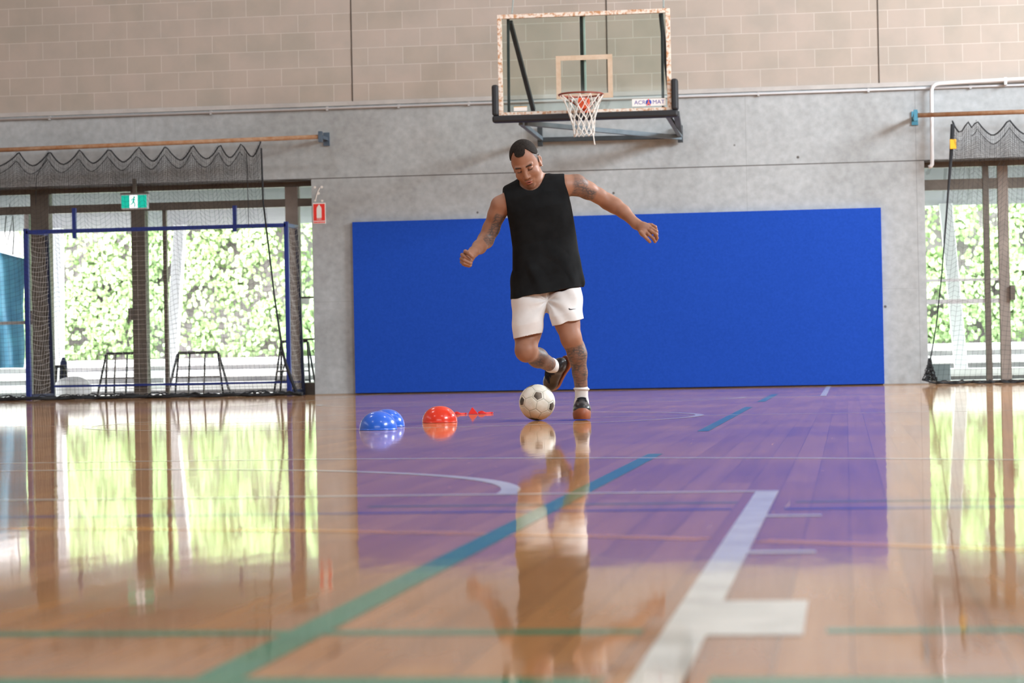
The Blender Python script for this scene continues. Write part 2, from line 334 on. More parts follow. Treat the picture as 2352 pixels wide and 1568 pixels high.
door_set('door_1', XL0, XL1, [(xs[1], xs[2], bronze), (xs[3], xs[4], bronze), (xs[5], xs[6], brown), (XL0, XL0+.08, bronze)], tl,
         [(XL0+.08, xs[1], .03, tl[0]), (xs[6], XL1, .03, tl[0]), (XL0+.08, XL1, tl[1], ZT-.06), (xs[4], PX(378, YG), .1, tl[0])],
         [('side_rail', bronze, [((xs[6], YG-.03, PZ(705, 683, YG)-.01), (XL1, YG+.03, PZ(705, 683, YG)+.01)), ((xs[6], YG-.03, PZ(705, 779, YG)-.01), (XL1, YG+.03, PZ(705, 779, YG)+.01)), ((xs[6], YG-.04, .03), (XL1, YG+.04, .14))]),
          ('door_rail', alu, [((XL0+.08, YG-.03, PZ(30, 742, YG)-.015), (xs[1], YG+.03, PZ(30, 742, YG)+.02)), ((PX(62, YG), YG-.05, .03), (PX(72, YG), YG+.05, tl[0]))]),
          ('door_leaf', bronze, [((PX(378, YG), YG-.03, .03), (PX(386, YG), YG+.03, tl[0]))]),
          ('handle', bronze, [((xs[1]-.06, YG-.12, PZ(60, 730, YG)-.08), (xs[1]+.02, YG-.06, PZ(60, 730, YG)+.08)), ((PX(300, YG), YG-.11, PZ(300, 722, YG)-.07), (xs[3]+.01, YG-.05, PZ(300, 722, YG)+.07))])])
trr = (PZ(2200, 436, YG), PZ(2200, 412, YG)); xr = [PX(v, YG) for v in (2262, 2276, 2296, 2320)]
door_set('door_2', XR0, XR1, [(xr[2], xr[3], brown), (xr[0], xr[1], bronze), (XR1-.08, XR1, bronze)], trr,
         [(XR0, xr[2], .03, trr[0]), (xr[3], XR1-.08, .03, trr[0]), (XR0, XR1, trr[1], ZT-.06)],
         [('push_rail', alu, [((XR0, YG-.05, PZ(2200, 643, YG)-.015), (xr[2], YG-.02, PZ(2200, 643, YG)+.015)), ((XR0, YG-.05, PZ(2200, 692, YG)-.025), (xr[2], YG-.02, PZ(2200, 692, YG)+.025))]),
          ('handle', bronze, [((xr[3], YG-.12, PZ(2330, 672, YG)-.08), (xr[3]+.05, YG-.06, PZ(2330, 672, YG)+.08))])])

# ------------------------------------------------------------------ outside
pav = noisy('pale_paving', (.62, .60, .57), (.75, .73, .70), 1.5, .8)
tag(MB().box((-20, YW+.6, -.25), (14, 42, -.02)).build('floor_terrace', pav), kind='structure')
sof = noisy('soffit_board', (.11, .11, .125), (.15, .15, .165), 1.2, .8)
tag(MB().add([(-20, YW+.3, 2.62), (14, YW+.3, 2.62), (14, 33.2, 2.32), (-20, 33.2, 2.32), (-20, YW+.3, 2.82), (14, YW+.3, 2.82), (14, 33.2, 2.7), (-20, 33.2, 2.7)],
              [(0, 3, 2, 1), (4, 5, 6, 7), (0, 1, 5, 4), (1, 2, 6, 5), (2, 3, 7, 6), (3, 0, 4, 7)]).build('ceiling_porch', sof), kind='structure')
white = noisy('white_render', (.80, .80, .80), (.88, .88, .88), 3, .7)
def pole(name, a, b, w, label, Y):
    A = onY(a[0], a[1], Y); B = onY(b[0], b[1], Y); t = (A-B)/(A[2]-B[2]); A = B+t*(2.36-B[2]); B2 = B+t*(-.02-B[2])
    o = MB().bar(B2-B2, A-B2, w, w).build(name, white, bevel=.01); o.location = B2; tag(o, label, 'column', 'white columns under the porch edge')
pole('porch_column', (130, 520), (131, 850), .17, 'white upright porch column just right of the leftmost dark door post', 33.0)
pole('porch_column', (414, 520), (396, 800), .15, 'white leaning porch column outside, between the two taller black trestles', 33.0)
pole('porch_column', (2172, 470), (2206, 830), .17, 'white leaning porch column outside the right glass door', 33.0)
# terraced seats
slab = noisy('bench_slab', (.66, .64, .62), (.78, .76, .74), 3, .7); gap = noisy('seat_riser', (.34, .33, .34), (.44, .43, .43), 4, .9)
for i, (y0, zt, lab) in enumerate(((32.6, .13, 'lowest long pale terrace seat outside the doors'), (33.5, .30, 'middle long pale terrace seat outside the doors'), (34.5, .47, 'highest long pale terrace seat below the ivy wall'))):
    e = tag(empty('terrace_seat', (-3, y0, -.02)), lab, 'bench', 'terraced seats outside'); off = tuple(e.location)
    MB().box((-16, y0, zt-.10), (9, y0+.9, zt)).build('seat_slab', slab, e, off=off, bevel=.008)
    MB().box((-16, y0+.12, -.02), (9, y0+.9, zt-.10)).build('riser', gap, e, off=off)
soil = noisy('garden_wall_face', (.26, .22, .23), (.46, .41, .43), 2, .9)
tag(MB().box((-18, 36.0, -.02), (12, 36.4, 4.2)).build('wall_garden', soil), kind='structure')
leafm = noisy('ivy_leaf', (.22, .34, .12), (.42, .54, .29), 2.6, .5, detail=8)
def ivy():
    rng = np.random.default_rng(3); vs = []; fs = []
    n = 0
    P = []
    while len(P) < 30000:
        x = rng.uniform(-12.5, 3.6); z = rng.uniform(.5, 3.0)
        if -5.6 < x < -.4 and rng.random() < .8: continue
        d = math.sin(x*3.1+z*2)*math.sin(z*4.3+x*1.7)+math.sin(x*7.9-z*5.1)*.6
        if d < -.12 and rng.random() < .82: continue
        P.append((x, z))
    for (x, z) in P:
        y = 35.98-rng.uniform(.12, .30); s = rng.uniform(.028, .062); a = rng.uniform(-.9, .9); tl_ = rng.uniform(-.7, .9); tw = rng.uniform(-.7, .7)
        R = Matrix.Rotation(a, 3, 'Y') @ Matrix.Rotation(tl_, 3, 'X') @ Matrix.Rotation(tw, 3, 'Z'); o = len(vs)
        for q in ((0, 0, s), (.75*s, .1*s, .35*s), (.6*s, .05*s, -.5*s), (0, 0, -1.0*s), (-.6*s, .05*s, -.5*s), (-.75*s, .1*s, .35*s)):
            v = R @ Vector(q); vs.append((v.x+x+3, v.y+y-36, v.z+z))
        fs += [(o, o+1, o+2, o+3), (o, o+3, o+4, o+5)]
    me = bpy.data.meshes.new('ivy_leaves'); me.from_pydata(vs, [], fs); me.materials.append(leafm); me.update()
    o = bpy.data.objects.new('ivy_leaves', me); C.objects.link(o); o.location = (-3, 36, 0)
    return tag(o, 'bright green ivy covering the garden wall outside the glass doors', 'ivy', kind='stuff')
ivy()
blk = mat('black_steel', (.02, .02, .022), .5, metal=.3)
def trestle(x0, x1, ytop, Y, label, py=905):
    xa, xb = PX(x0, Y, 860), PX(x1, Y, 860); cx = (xa+xb)/2; h = PZ((x0+x1)/2, ytop, Y)+.02; w_ = (xb-xa)/2; o = empty('trestle', (cx, Y, -.02))
    tag(o, label, 'trestle', 'black steel trestles outside'); t = w_*.72
    MB().bar((-t, 0, h-.02), (t, 0, h-.02), .035, .035).build('top_bar', blk, o)
    for sx in (-1, 1):
        for sy in (-1, 1): MB().bar((sx*t, sy*.02, h-.03), (sx*w_, sy*.18, 0), .022).build('leg', blk, o)
    MB().bar((-w_*.85, -.1, h*.42), (w_*.85, -.1, h*.42), .018).bar((-w_*.88, -.14, h*.25), (w_*.88, -.14, h*.25), .018).build('cross_bar', blk, o)
    for x in (-.3, .25): MB().bar((x*w_, 0, h-.03), (x*w_, -.1, 0), .018).build('brace', blk, o)
trestle(232, 330, 808, 30.2, 'black trestle outside, partly behind the middle door post')
trestle(392, 520, 806, 30.2, 'wide black trestle outside in the middle of the right open doorway')
trestle(120, 152, 838, 29.6, 'narrow black trestle outside beside the white bean bag')
trestle(636, 720, 780, 30.4, 'black trestle outside behind the right post of the blue goal')
def blob(name, c, r, m, label, cat, n=32, sq=2.4, parent=None):
    vs = []; fs = []
    for i in range(n//2+1):
        th = PI*i/(n//2)
        for k in range(n):
            ph = 2*PI*k/n; x = math.sin(th)*math.cos(ph); y = math.sin(th)*math.sin(ph); z = math.cos(th)
            q = (abs(x)**sq+abs(y)**sq+abs(z)**sq)**(-1/sq)*(1+.04*math.sin(5*ph+2*th)); vs.append((x*q*r[0], y*q*r[1], max(z*q*r[2], -r[2]*.8)+r[2]*.8))
    for i in range(n//2):
        for k in range(n): fs.append((i*n+k, (i+1)*n+k, (i+1)*n+(k+1) % n, i*n+(k+1) % n))
    o = MB().add(vs, fs).build(name, m, smooth=True); o.location = c; return tag(o, label, cat)
c = onY(168, 900, 29.0); blob('bean_bag', (c[0], 29.0, -.02), (.22, .22, .15), white, 'round white bean bag on the paving outside the left door', 'bean bag')
c = onY(2160, 850, 30.5); tag(MB().box((-.12, -.1, 0), (.12, .1, .22)).build('storage_box', noisy('grey_plastic', (.25, .27, .29), (.3, .32, .34), 5, .6), bevel=.01), 'grey box on the terrace outside the right door', 'box').location = (c[0], 30.5, -.02)
c = onY(146, 850, 30.0); bl = mat('navy_panel', (.02, .03, .10), .4)
o = MB().prism([(-.04, 0), (.05, 0), (.045, .45), (.02, .52), (-.01, .52), (-.035, .45)], -.02, .02).build('leaning_board', bl); o.location = (c[0], 30.0, -.02); tag(o, 'dark navy board standing on end outside beside the left white column', 'board')
blue_t = noisy('blue_tarpaulin', (.05, .22, .42), (.12, .42, .60), 2.5, .55)
vs = []; fs = []; nx_, nz_ = 30, 24; a = PX(-160, 30.6); b = PX(52, 30.6)
for i in range(nx_+1):
    for k in range(nz_+1):
        u = i/nx_; v = k/nz_; vs.append((a+(b-a)*u, .06*math.sin(u*19+v*2)+.03*math.sin(v*9), PZ(0, 845, 30.6)+(PZ(0, 588, 30.6)-PZ(0, 845, 30.6))*v-(.06*math.sin(u*7) if k == nz_ else 0)))
for i in range(nx_):
    for k in range(nz_): fs.append((i*(nz_+1)+k, (i+1)*(nz_+1)+k, (i+1)*(nz_+1)+k+1, i*(nz_+1)+k+1))
o = MB().add(vs, fs).build('tarpaulin', blue_t, smooth=True); o.location = (0, 30.6, 0); sm = o.modifiers.new('thick', 'SOLIDIFY'); sm.thickness = .01
tag(o, 'blue tarpaulin hanging outside behind the left edge glass', 'tarpaulin')
o = MB().tube([(-.05, 0, .5), (-.07, 0, .3), (-.05, 0, .12), (0, 0, .3), (.04, 0, .5), (.05, 0, .25), (.03, 0, 0)], .008, 6).tube([(0, 0, .5), (0, 0, .95)], .006, 6).build('hanging_cable', blk); c = onY(24, 585, 30.0); o.location = c
tag(o, 'looped dark cable hanging outside at the far left glass', 'cable')

# ------------------------------------------------------------------ wall pads
padm = noisy('blue_vinyl_foam', (.007, .055, .38), (.011, .068, .45), 40, .7, bump=.1)
padm.node_tree.nodes['Principled BSDF'].inputs['Specular IOR Level'].default_value = .15
for (x0, x1, lab) in ((-5.48, -2.530, 'left blue wall pad, behind the man and the blue domes'), (-2.530, .407, 'right blue wall pad, ending near the right glass door')):
    e = MB().box((-(x1-x0)/2, -.06, 0), ((x1-x0)/2, 0, 1.925)).build('wall_pad', padm, bevel=.0008); e.location = ((x0+x1)/2, YW, .014); tag(e, lab, 'wall pad', 'blue wall pads')

# ------------------------------------------------------------------ conduits, rods, signs
pvc = mat('grey_conduit', (.52, .52, .54), .45); whp = mat('white_pipe', (.72, .73, .75), .35)
cz = ZL-.075; o = MB().tube([(-15.4, YW-.026, cz), (8.5, YW-.026, cz)], .012, 10)
e = empty('conduit', (-3.5, YW-.02, cz)); tag(e, 'long thin grey conduit running along the wall under the blockwork ledge', 'pipe'); o.build('tube', pvc, e, smooth=True, off=tuple(e.location))
for px in (-9.0, -7.1, -5.75, -4.93, -4.13, -.9, .3, 1.4): MB().box((px-.012, YW-.036, cz-.022), (px+.012, YW, cz+.022)).build('clip', alu, e, off=tuple(e.location))
pts = [onY(px, py, YW-.085) for px, py in ((2352+260, 158), (2352, 181), (2250, 186.5), (2160, 192), (2150, 193.5), (2143, 198), (2140, 206), (2139.5, 215), (2141, 370), (2141, 377), (2138, 382), (2133, 384))]
e = empty('downpipe', tuple(pts[-1])); tag(e, 'white pipe bending down the wall beside the right glass door', 'pipe'); MB().tube(pts, .021, 12).build('tube', whp, e, smooth=True, off=tuple(e.location))
c = onY(2309, 185, YW-.04); MB().box((c[0]-.015, YW-.10, c[2]-.05), (c[0]+.015, YW-.012, c[2]+.03)).build('clip', whp, e, off=tuple(e.location))
rust = noisy('rusty_pipe', (.30, .13, .05), (.42, .27, .17), 14, .8); bluep = noisy('blue_grey_bracket', (.05, .08, .12), (.10, .14, .19), 8, .5)
YR = 26.62
def rod(p0, p1, br, label, bm):
    A = onY(*p0, YR); B = onY(*p1, YR); z = (A[2]+B[2])/2 if True else 0
    e = empty('curtain_rod', tuple(B if br == 1 else A)); tag(e, label, 'rod', 'rusty net rods'); off = tuple(e.location)
    MB().tube([A, B], .025, 10).build('pipe', rust, e, smooth=True, off=off); Q = B if br == 1 else A
    MB().bar((Q[0], YR, Q[2]), (Q[0], YW, Q[2]), .05, .035).box((Q[0]-.035, YW-.02, Q[2]-.075), (Q[0]+.035, YW, Q[2]+.075)).box((Q[0]-.02, YR-.03, Q[2]-.06), (Q[0]+.02, YR+.03, Q[2]+.06)).build('bracket', bm, e, off=off)
    return A, B
RA, RB = rod((-420, 362), (736, 314), 1, 'rusty rod carrying the left net, its end on a blue-grey bracket', bluep)
RC, RD = rod((2103, 265), (2352+500, 240), 0, 'rusty rod carrying the right net above the right glass door', mat('teal_bracket', (.05, .22, .32), .5))
red = mat('sign_red', (.78, .03, .02), .45); signw = mat('sign_white', (.82, .80, .78), .5)
c = onY(733, 490, YW-.01); e = empty('extinguisher_sign', (c[0], YW, c[2])); tag(e, 'red and white fire extinguisher sign on the concrete beside the left door', 'sign')
MB().box((-.074, -.008, -.118), (.074, 0, .118)).build('plate', signw, e, bevel=.002)
MB().box((-.066, -.0095, -.082), (.066, -.008, .108)).box((-.066, -.0095, -.110), (.066, -.008, -.090)).build('red_field', red, e)
MB().prism([(-.026, -.052), (.026, -.052), (.028, -.045), (.028, .055), (.022, .075), (.008, .088), (.008, .098), (-.008, .098), (-.008, .088), (-.022, .075), (-.028, .055), (-.028, -.045)], -.011, -.0095).build('pictogram', signw, e)
RX = Matrix.Rotation(PI/2, 4, 'X')
text_mesh('FIRE', 'lettering', signw, .022, .05, e, .0003, Matrix.Translation((0, -.0100, -.067)) @ RX); text_mesh('EXTINGUISHER', 'lettering', signw, .016, .118, e, .0003, Matrix.Translation((0, -.0100, -.100)) @ RX)
gr = mat('exit_green', (.0, .42, .30), .4, emit=(.0, .50, .38), es=.55); gw = mat('exit_white', (.8, .85, .85), .4, emit=(.85, .95, 1), es=.9)
YE = 26.80; c = onY(309, 463, YE); e = empty('exit_sign', (c[0], YE, c[2])); tag(e, 'green lit exit sign with a white running figure above the left door', 'sign')
MB().box((-.155, -.02, -.085), (.155, .05, .085)).build('housing', mat('exit_body', (.55, .57, .58), .5), e, bevel=.006)
MB().box((-.148, -.023, -.072), (-.052, -.02, .072)).build('green_field', gr, e); MB().box((.042, -.023, -.072), (.148, -.02, .072)).build('green_field', gr, e)
MB().box((-.052, -.023, -.072), (.042, -.02, .072)).build('white_field', gw, e)
mn = MB(); disc(mn, (.004, .048), .011, -.023)
for a, b, w_ in (((.0, .035), (-.008, .0), .018), ((-.008, .0), (.012, -.028), .011), ((.012, -.028), (.006, -.058), .010), ((-.01, .0), (-.022, -.026), .011), ((-.022, -.026), (-.042, -.03), .009), ((0, .032), (.022, .012), .008), ((0, .032), (-.024, .026), .008), ((-.024, .026), (-.03, .004), .007)):
    d = Vector((b[0]-a[0], b[1]-a[1])).normalized(); n_ = Vector((-d.y, d.x))*w_/2
    mn.prism([(a[0]+n_.x, a[1]+n_.y), (a[0]-n_.x, a[1]-n_.y), (b[0]-n_.x, b[1]-n_.y), (b[0]+n_.x, b[1]+n_.y)], -.0245, -.023)
mn.build('running_figure', gr, e)
MB().box((-.16, -.02, .085), (.16, .05, .10)).bar((0, .015, .10), (0, .015, ZT-c[2]+.05), .04).build('mounting', bronze, e)

# ------------------------------------------------------------------ hanging nets
netm = mat('black_netting', (.025, .028, .032), .8); ropem = mat('dark_rope', (.02, .022, .026), .85)
def hang_net(name, hooks, zfun_top, zbot, xe_bot, y0, label, sp=.05, r=.0012, side=1, xfar=0):
    """hooks: hook points (x,z) on the rod; the side edge runs to xe_bot at the floor; side=+1 edge at the right"""
    e = empty(name, (hooks[0][0], y0, 0)); tag(e, label, 'net', 'black nets over the doors'); off = tuple(e.location)
    hx = [h[0] for h in hooks]; hz = [h[1] for h in hooks]
    def top(x):
        for i in range(len(hx)-1):
            if hx[i] <= x <= hx[i+1]:
                t = (x-hx[i])/(hx[i+1]-hx[i]); sag = min(.55*(hx[i+1]-hx[i])**.8, .17); return hz[i]*(1-t)+hz[i+1]*t-sag*(1-abs(2*t-1)**1.6)
        return hz[0] if x < hx[0] else hz[-1]
    x0, x1 = hx[0], hx[-1]
    def surf(u, v, lo, dy, dt):         # u 0..1 over the width, v 0 bottom..1 top
        x = x0+(x1-x0)*u; zt = top(x)-dt
        if lo is not None: z = lo+(zt-lo)*v; xx = x
        else:
            z = zbot+(zt-zbot)*v; xx = x
            k = (1-v)
            if side > 0: xx = x0+(x1+(xe_bot-x1)*k**1.3-x0)*u
            else: xx = (x0+(xe_bot-x0)*k**1.3)+(x1-(x0+(xe_bot-x0)*k**1.3))*u
        return (xx, y0+dy+.03*math.sin(x*16+v*1.5)+.012*math.sin(x*37+v*6), z)
    def grid(lo, dy, dt, sp, r, nm, m, hseg):
        g = MB(); nu = int((x1-x0)/sp); zz = 2.6 if lo is None else (2.75-lo); nv = int(zz/sp)
        for i in range(nu+1):
            u = i/nu; K = 14 if lo is None else 6; g.tube([surf(u, k/K, lo, dy, dt) for k in range(K+1)], r, 3, cap=False)
        for k in range(nv+1):
            v = k/nv; g.tube([surf(i/hseg, v, lo, dy, dt) for i in range(hseg+1)], r, 3, cap=False)
        g.build(nm, m, e, off=off)
    hs = int((x1-x0)*30)
    grid(None, 0, 0, sp, r, 'net_panel', netm, hs)
    grid(2.40, -.05, .0, .021, .00125, 'gathered_top', netm, hs)
    grid(2.42, -.08, .10, .024, .0012, 'gathered_top', netm, hs)
    rp = MB(); rp.tube([(x, y0-.005+.03*math.sin(x*16), top(x)) for x in np.linspace(x0, x1, hs)], .008, 6); rp.tube([(x, y0-.08+.03*math.sin(x*16), top(x)-.10) for x in np.linspace(x0+.2, x1-.2, hs)], .0045, 6); rp.build('top_rope', ropem, e, smooth=True, off=off)
    return e, surf, off, top
hpx = [-300, -220, -140, -60, 42, 112, 182, 250, 319, 382, 444, 504, 555, 600]
hooks = [(onY(p, 345-p*.0415+5, YR)[0], onY(p, 345-p*.0415+5, YR)[2]) for p in hpx]
xb = onY(668, 870, YR)[0]
eL, sfL, offL, topL = hang_net('divider_net', hooks, None, .06, xb, YR, 'black net hanging over the left glass door behind scalloped rope', side=1)
r_ = MB(); P = [onY(px, py, YR-.01) for px, py in ((600, 340), (604, 460), (616, 560), (630, 680), (648, 800), (655, 832), (668, 868), (682, 905))]; r_.tube(P, [.011]*4+[.014, .018, .02, .02], 7)
P = [onY(px, py, YR-.01) for px, py in ((655, 832), (650, 850), (643, 905))]; r_.tube(P, .007, 6); r_.build('edge_rope', ropem, eL, smooth=True, off=offL); r_ = MB()
P = [onY(px, py, YR-.03) for px, py in ((566, 352), (568, 400), (570, 470), (571, 520))]; r_.tube(P, .004, 6)
P = [onY(px, py, YR-.03) for px, py in ((112, 352), (84, 405), (82, 470))]; r_.build('drop_cord', ropem, eL, smooth=True, off=offL); r_ = MB(); r_.tube(P, .004, 6); r_.build('drop_cord', ropem, eL, smooth=True, off=offL)
# net hem lying in a roll on the floor
def heap(pa, pb, y0, rr, n, seed, name, parent, off, m):
    rng = random.Random(seed); g = MB()
    for j in range(n):
        L = []; K = 70
        for i in range(K+1):
            x = pa+(pb-pa)*i/K; L.append((x, y0+rng.uniform(-.05, .05), .008+rr*rng.uniform(0, 1.9)*abs(math.sin(i*.37+j*2.1))**.5))
        g.tube(L, .006, 4)
    g.tube([(pa+(pb-pa)*i/60, y0+.01*math.sin(i), rr*.62+.006*math.sin(i*.9)) for i in range(61)], rr*.6, 8)
    g.build(name, m, parent, smooth=True, off=off)
heap(onY(-300, 920, 26.5)[0], onY(694, 895, 26.5)[0], 26.52, .033, 6, 3, 'hem_roll', eL, offL, netm)
hpx = [2187, 2222, 2242, 2317, 2390, 2470, 2550, 2640, 2730]
hooks = [(onY(p, 273-(p-2187)*.03, YR)[0], onY(p, 273-(p-2187)*.03+4, YR)[2]) for p in hpx]
eR, sfR, offR, topR = hang_net('divider_net', hooks, None, .05, onY(2128, 870, YR)[0], YR, 'black net with a yellow tag hanging over the right glass door', side=-1)
r_ = MB(); P = [onY(px, py, YR-.01) for px, py in ((2188, 285), (2186, 330), (2183, 380), (2178, 440), (2172, 520), (2162, 640), (2150, 750), (2138, 820), (2132, 848))]; r_.tube(P, [.022, .022, .018, .012, .009, .007, .007, .008, .012], 7)
P = [onY(px, py, YR-.02) for px, py in ((2134, 822), (2130, 850), (2118, 872), (2150, 880))]; r_.tube(P, .01, 6); P = [onY(px, py, YR-.02) for px, py in ((2136, 824), (2144, 850), (2152, 876))]; r_.tube(P, .007, 6); r_.build('edge_rope', ropem, eR, smooth=True, off=offR)
c = onY(2188.5, 331, YR-.04); MB().box((c[0]-.032, YR-.06, c[2]-.052), (c[0]+.036, YR-.03, c[2]+.052)).build('tag', mat('yellow_tag', (.80, .42, .01), .5), eR, off=offR, bevel=.004)['label'] = 'yellow tag on the net edge'
heap(onY(2150, 880, 26.5)[0], onY(2700, 880, 26.5)[0], 26.55, .018, 3, 8, 'hem_roll', eR, offR, netm)
rng = random.Random(4); hp = MB()
for j in range(16):
    L = []
    for i in range(14):
        t = i/13; a = onY(2136, 825, YR); b = onY(2118+rng.uniform(0, 34), 874, YR); q = a+(b-a)*t; L.append((q[0]+rng.uniform(-.02, .02), YR+rng.uniform(-.04, .04), max(q[2], .015)))
    hp.tube(L, .005, 4)
hp.build('net_bundle', netm, eR, off=offR)

# ------------------------------------------------------------------ football goal behind the left net
goalb = mat('goal_blue', (.015, .035, .22), .35); navy = mat('goal_navy', (.012, .02, .06), .4); gnet = mat('goal_netting', (.55, .53, .50), .8)
YF, YB = 26.80, 27.20
xl, xr_ = onY(63, 700, YF)[0], onY(661, 700, YF)[0]; zt = PZ(400, 520, YF)-.02
g = empty('football_goal', ((xl+xr_)/2, YF, 0)); tag(g, 'blue futsal goal with white netting standing inside the left doorway', 'goal'); off = tuple(g.location)
MB().bar((xl, YF, 0), (xl, YF, zt+.04), .055, .05).build('post', goalb, g, off=off, bevel=.004); MB().bar((xr_, YF, 0), (xr_, YF, zt+.04), .05, .05).build('post', goalb, g, off=off, bevel=.004)
MB().bar((xl, YF, zt), (xr_, YF, zt), .05, .045).build('crossbar', goalb, g, off=off, bevel=.004)
xa, xb_ = onY(115, 700, YB)[0], onY(690, 700, YB)[0]; zb = PZ(400, 882, YB)
MB().bar((xa-.02, YB, zt), (xa+.02, YB, 0), .04).build('back_post', navy, g, off=off); MB().bar((xb_-.03, YB, zt), (xb_+.02, YB, 0), .035).build('back_post', navy, g, off=off)
MB().bar((xa, YB, zb), (xb_, YB, zb), .025).build('back_bar', goalb, g, off=off)
for (a, b) in ((xl, xa-.02), (xr_, xb_-.03)): MB().bar((a, YF, zt), (b, YB, zt), .04, .04).build('side_bar', goalb, g, off=off)
for (a, b) in ((xl, xa+.02), (xr_, xb_+.02)): MB().bar((a, YF, .05), (b, YB, .05), .04, .04).build('ground_bar', navy, g, off=off)
for px, y0, y1 in ((170, 478, 548), (539, 472, 532)):
    q = onY(px, 500, YF-.02); MB().bar((q[0], YF-.01, PZ(px, y1, YF)), (q[0], YF-.01, PZ(px, y0, YF)), .042).build('net_bracket', goalb, g, off=off)
n_ = MB(); K = 34
for (x0, x1) in ((xl, xa), (xr_, xb_)):
    for i in range(11):
        t = i/10; n_.tube([(x0+(x1-x0)*t+.008*math.sin(k*1.3+i), YF+(YB-YF)*t, zt*k/K) for k in range(K+1)], .0017, 4, cap=False)
    for k in range(K+1): n_.tube([(x0+(x1-x0)*i/6, YF+(YB-YF)*i/6, min(zt, zt*k/K+.05*(i/6-.5)*math.sin(k)-.03*math.sin(PI*i/6)+.03)) for i in range(7)], .0017, 4, cap=False)
for i in range(32):
    t = i/31; n_.tube([(xa+(xb_-xa)*t, YB, z_) for z_ in (0, zt)], .0018, 3, cap=False)
for k in range(K+1): n_.tube([(xa, YB, zt*k/K), (xb_, YB, zt*k/K)], .0018, 3, cap=False)
n_.build('goal_net', gnet, g, off=off)

# ------------------------------------------------------------------ basketball backboard
YBD = 25.12; xc = -2.635; zb0, zb1 = 2.90, 3.95
hoop = empty('basketball_hoop', (xc, YW, 3.0)); tag(hoop, 'basketball backboard, ring and white net on a steel arm frame high on the wall', 'basketball hoop'); ho = tuple(hoop.location)
rustw = noisy('rusted_white_frame', (.52, .26, .12), (.80, .72, .64), 26, .6, detail=9, lo=.40, hi=.54); steel = noisy('dark_steel', (.022, .03, .035), (.05, .06, .07), 6, .5)
bluest = noisy('blue_grey_steel', (.09, .13, .16), (.16, .20, .23), 6, .5); galv = mat('galvanised', (.45, .55, .55), .35, metal=.4); pad = mat('black_padding', (.014, .016, .02), .55)
f = MB(); y0, y1 = YBD-.02, YBD+.03; fw = .042
for a, b in (((xc-.9, zb0), (xc-.9+fw, zb1)), ((xc+.9-fw, zb0), (xc+.9, zb1)), ((xc-.9+fw, zb1-fw), (xc+.9-fw, zb1)), ((xc-.9+fw, zb0), (xc+.9-fw, zb0+.03))): f.box((a[0], y0, a[1]), (b[0], y1, b[1]))
f.build('board_frame', rustw, hoop, off=ho)
MB().box((xc-.86, YBD, zb0+.03), (xc+.86, YBD+.012, zb1-fw)).build('glass_board', clear_glass('board_glass', (.90, .94, .91), .3), hoop, off=ho)
tan = noisy('worn_tan_paint', (.50, .36, .24), (.66, .54, .42), 9, .6); t = MB(); tx, tz0, tz1, tw = .295, 3.05, 3.50, .05; y0, y1 = YBD-.003, YBD
for a, b in (((-tx, tz0), (-tx+tw, tz1)), ((tx-tw, tz0), (tx, tz1)), ((-tx+tw, tz1-tw), (tx-tw, tz1)), ((-tx+tw, tz0), (tx-tw, tz0+tw))): t.box((xc+a[0], y0, a[1]), (xc+b[0], y1, b[1]))
t.build('target_square', tan, hoop, off=ho)
p_ = MB(); pt = .075
p_.box((xc-.9-.07, YBD-.06, zb0-.075), (xc+.9+.07, YBD+.07, zb0-.002)); p_.box((xc-.9-.07, YBD-.06, zb0-.004), (xc-.9-.001, YBD+.07, zb0+.32)); p_.box((xc+.9+.001, YBD-.06, zb0-.004), (xc+.9+.07, YBD+.07, zb0+.32))
p_.build('edge_padding', pad, hoop, off=ho, bevel=.022)
# ring, plate, net
rimm = noisy('rust_red_ring', (.16, .03, .02), (.30, .06, .03), 12, .5); org = mat('orange_bracket', (.75, .10, .03), .45)
rc = (xc, YBD-.15-.225, 3.05)
MB().tube([(rc[0]+.225*math.cos(2*PI*k/48), rc[1]+.225*math.sin(2*PI*k/48), rc[2]) for k in range(48)], .0095, 8, closed=True).build('ring', rimm, hoop, smooth=True, off=ho)
MB().box((xc-.055, YBD-.16, 2.93), (xc+.055, YBD-.02, 3.04)).box((xc-.05, YBD-.03, 2.88), (xc+.05, YBD-.021, 2.935)).build('ring_bracket', org, hoop, off=ho, bevel=.006)
MB().tube([(xc-.16, YBD-.14-.06, 3.04), (xc-.08, YBD-.08, 2.97), (xc-.05, YBD-.05, 2.94)], .008, 6).build('brace', rimm, hoop, off=ho); MB().tube([(xc+.16, YBD-.14-.06, 3.04), (xc+.08, YBD-.08, 2.97), (xc+.05, YBD-.05, 2.94)], .008, 6).build('brace', rimm, hoop, off=ho)
MB().box((xc-.15, YBD-.155, 3.03), (xc+.17, YBD-.148, 3.062)).build('white_strip', signw, hoop, off=ho)
nm = mat('net_cord', (.74, .72, .68), .85); n_ = MB(); rows = [(3.045, .222), (2.955, .175), (2.88, .15), (2.805, .128), (2.73, .112), (2.655, .106)]; rng = random.Random(5); node = {}
for j, (z, r) in enumerate(rows):
    for i in range(12):
        a = 2*PI*(i+.5*(j % 2))/12+.02*j+rng.uniform(-.07, .07)*(j > 0)
        node[(i, j)] = Vector((rc[0]+r*math.cos(a)+.010*j*.4+.006, rc[1]+r*math.sin(a), z+rng.uniform(-.012, .012)*(j > 0)))
for j in range(len(rows)-1):
    for i in range(12):
        a = node[(i, j)]
        for k in ((i, (i-1) % 12) if j % 2 == 0 else (i, (i+1) % 12)):
            b = node[(k, j+1)]; m_ = (a+b)/2+Vector((0, 0, -.004)); n_.tube([a, m_, b], .0046, 5, cap=False)
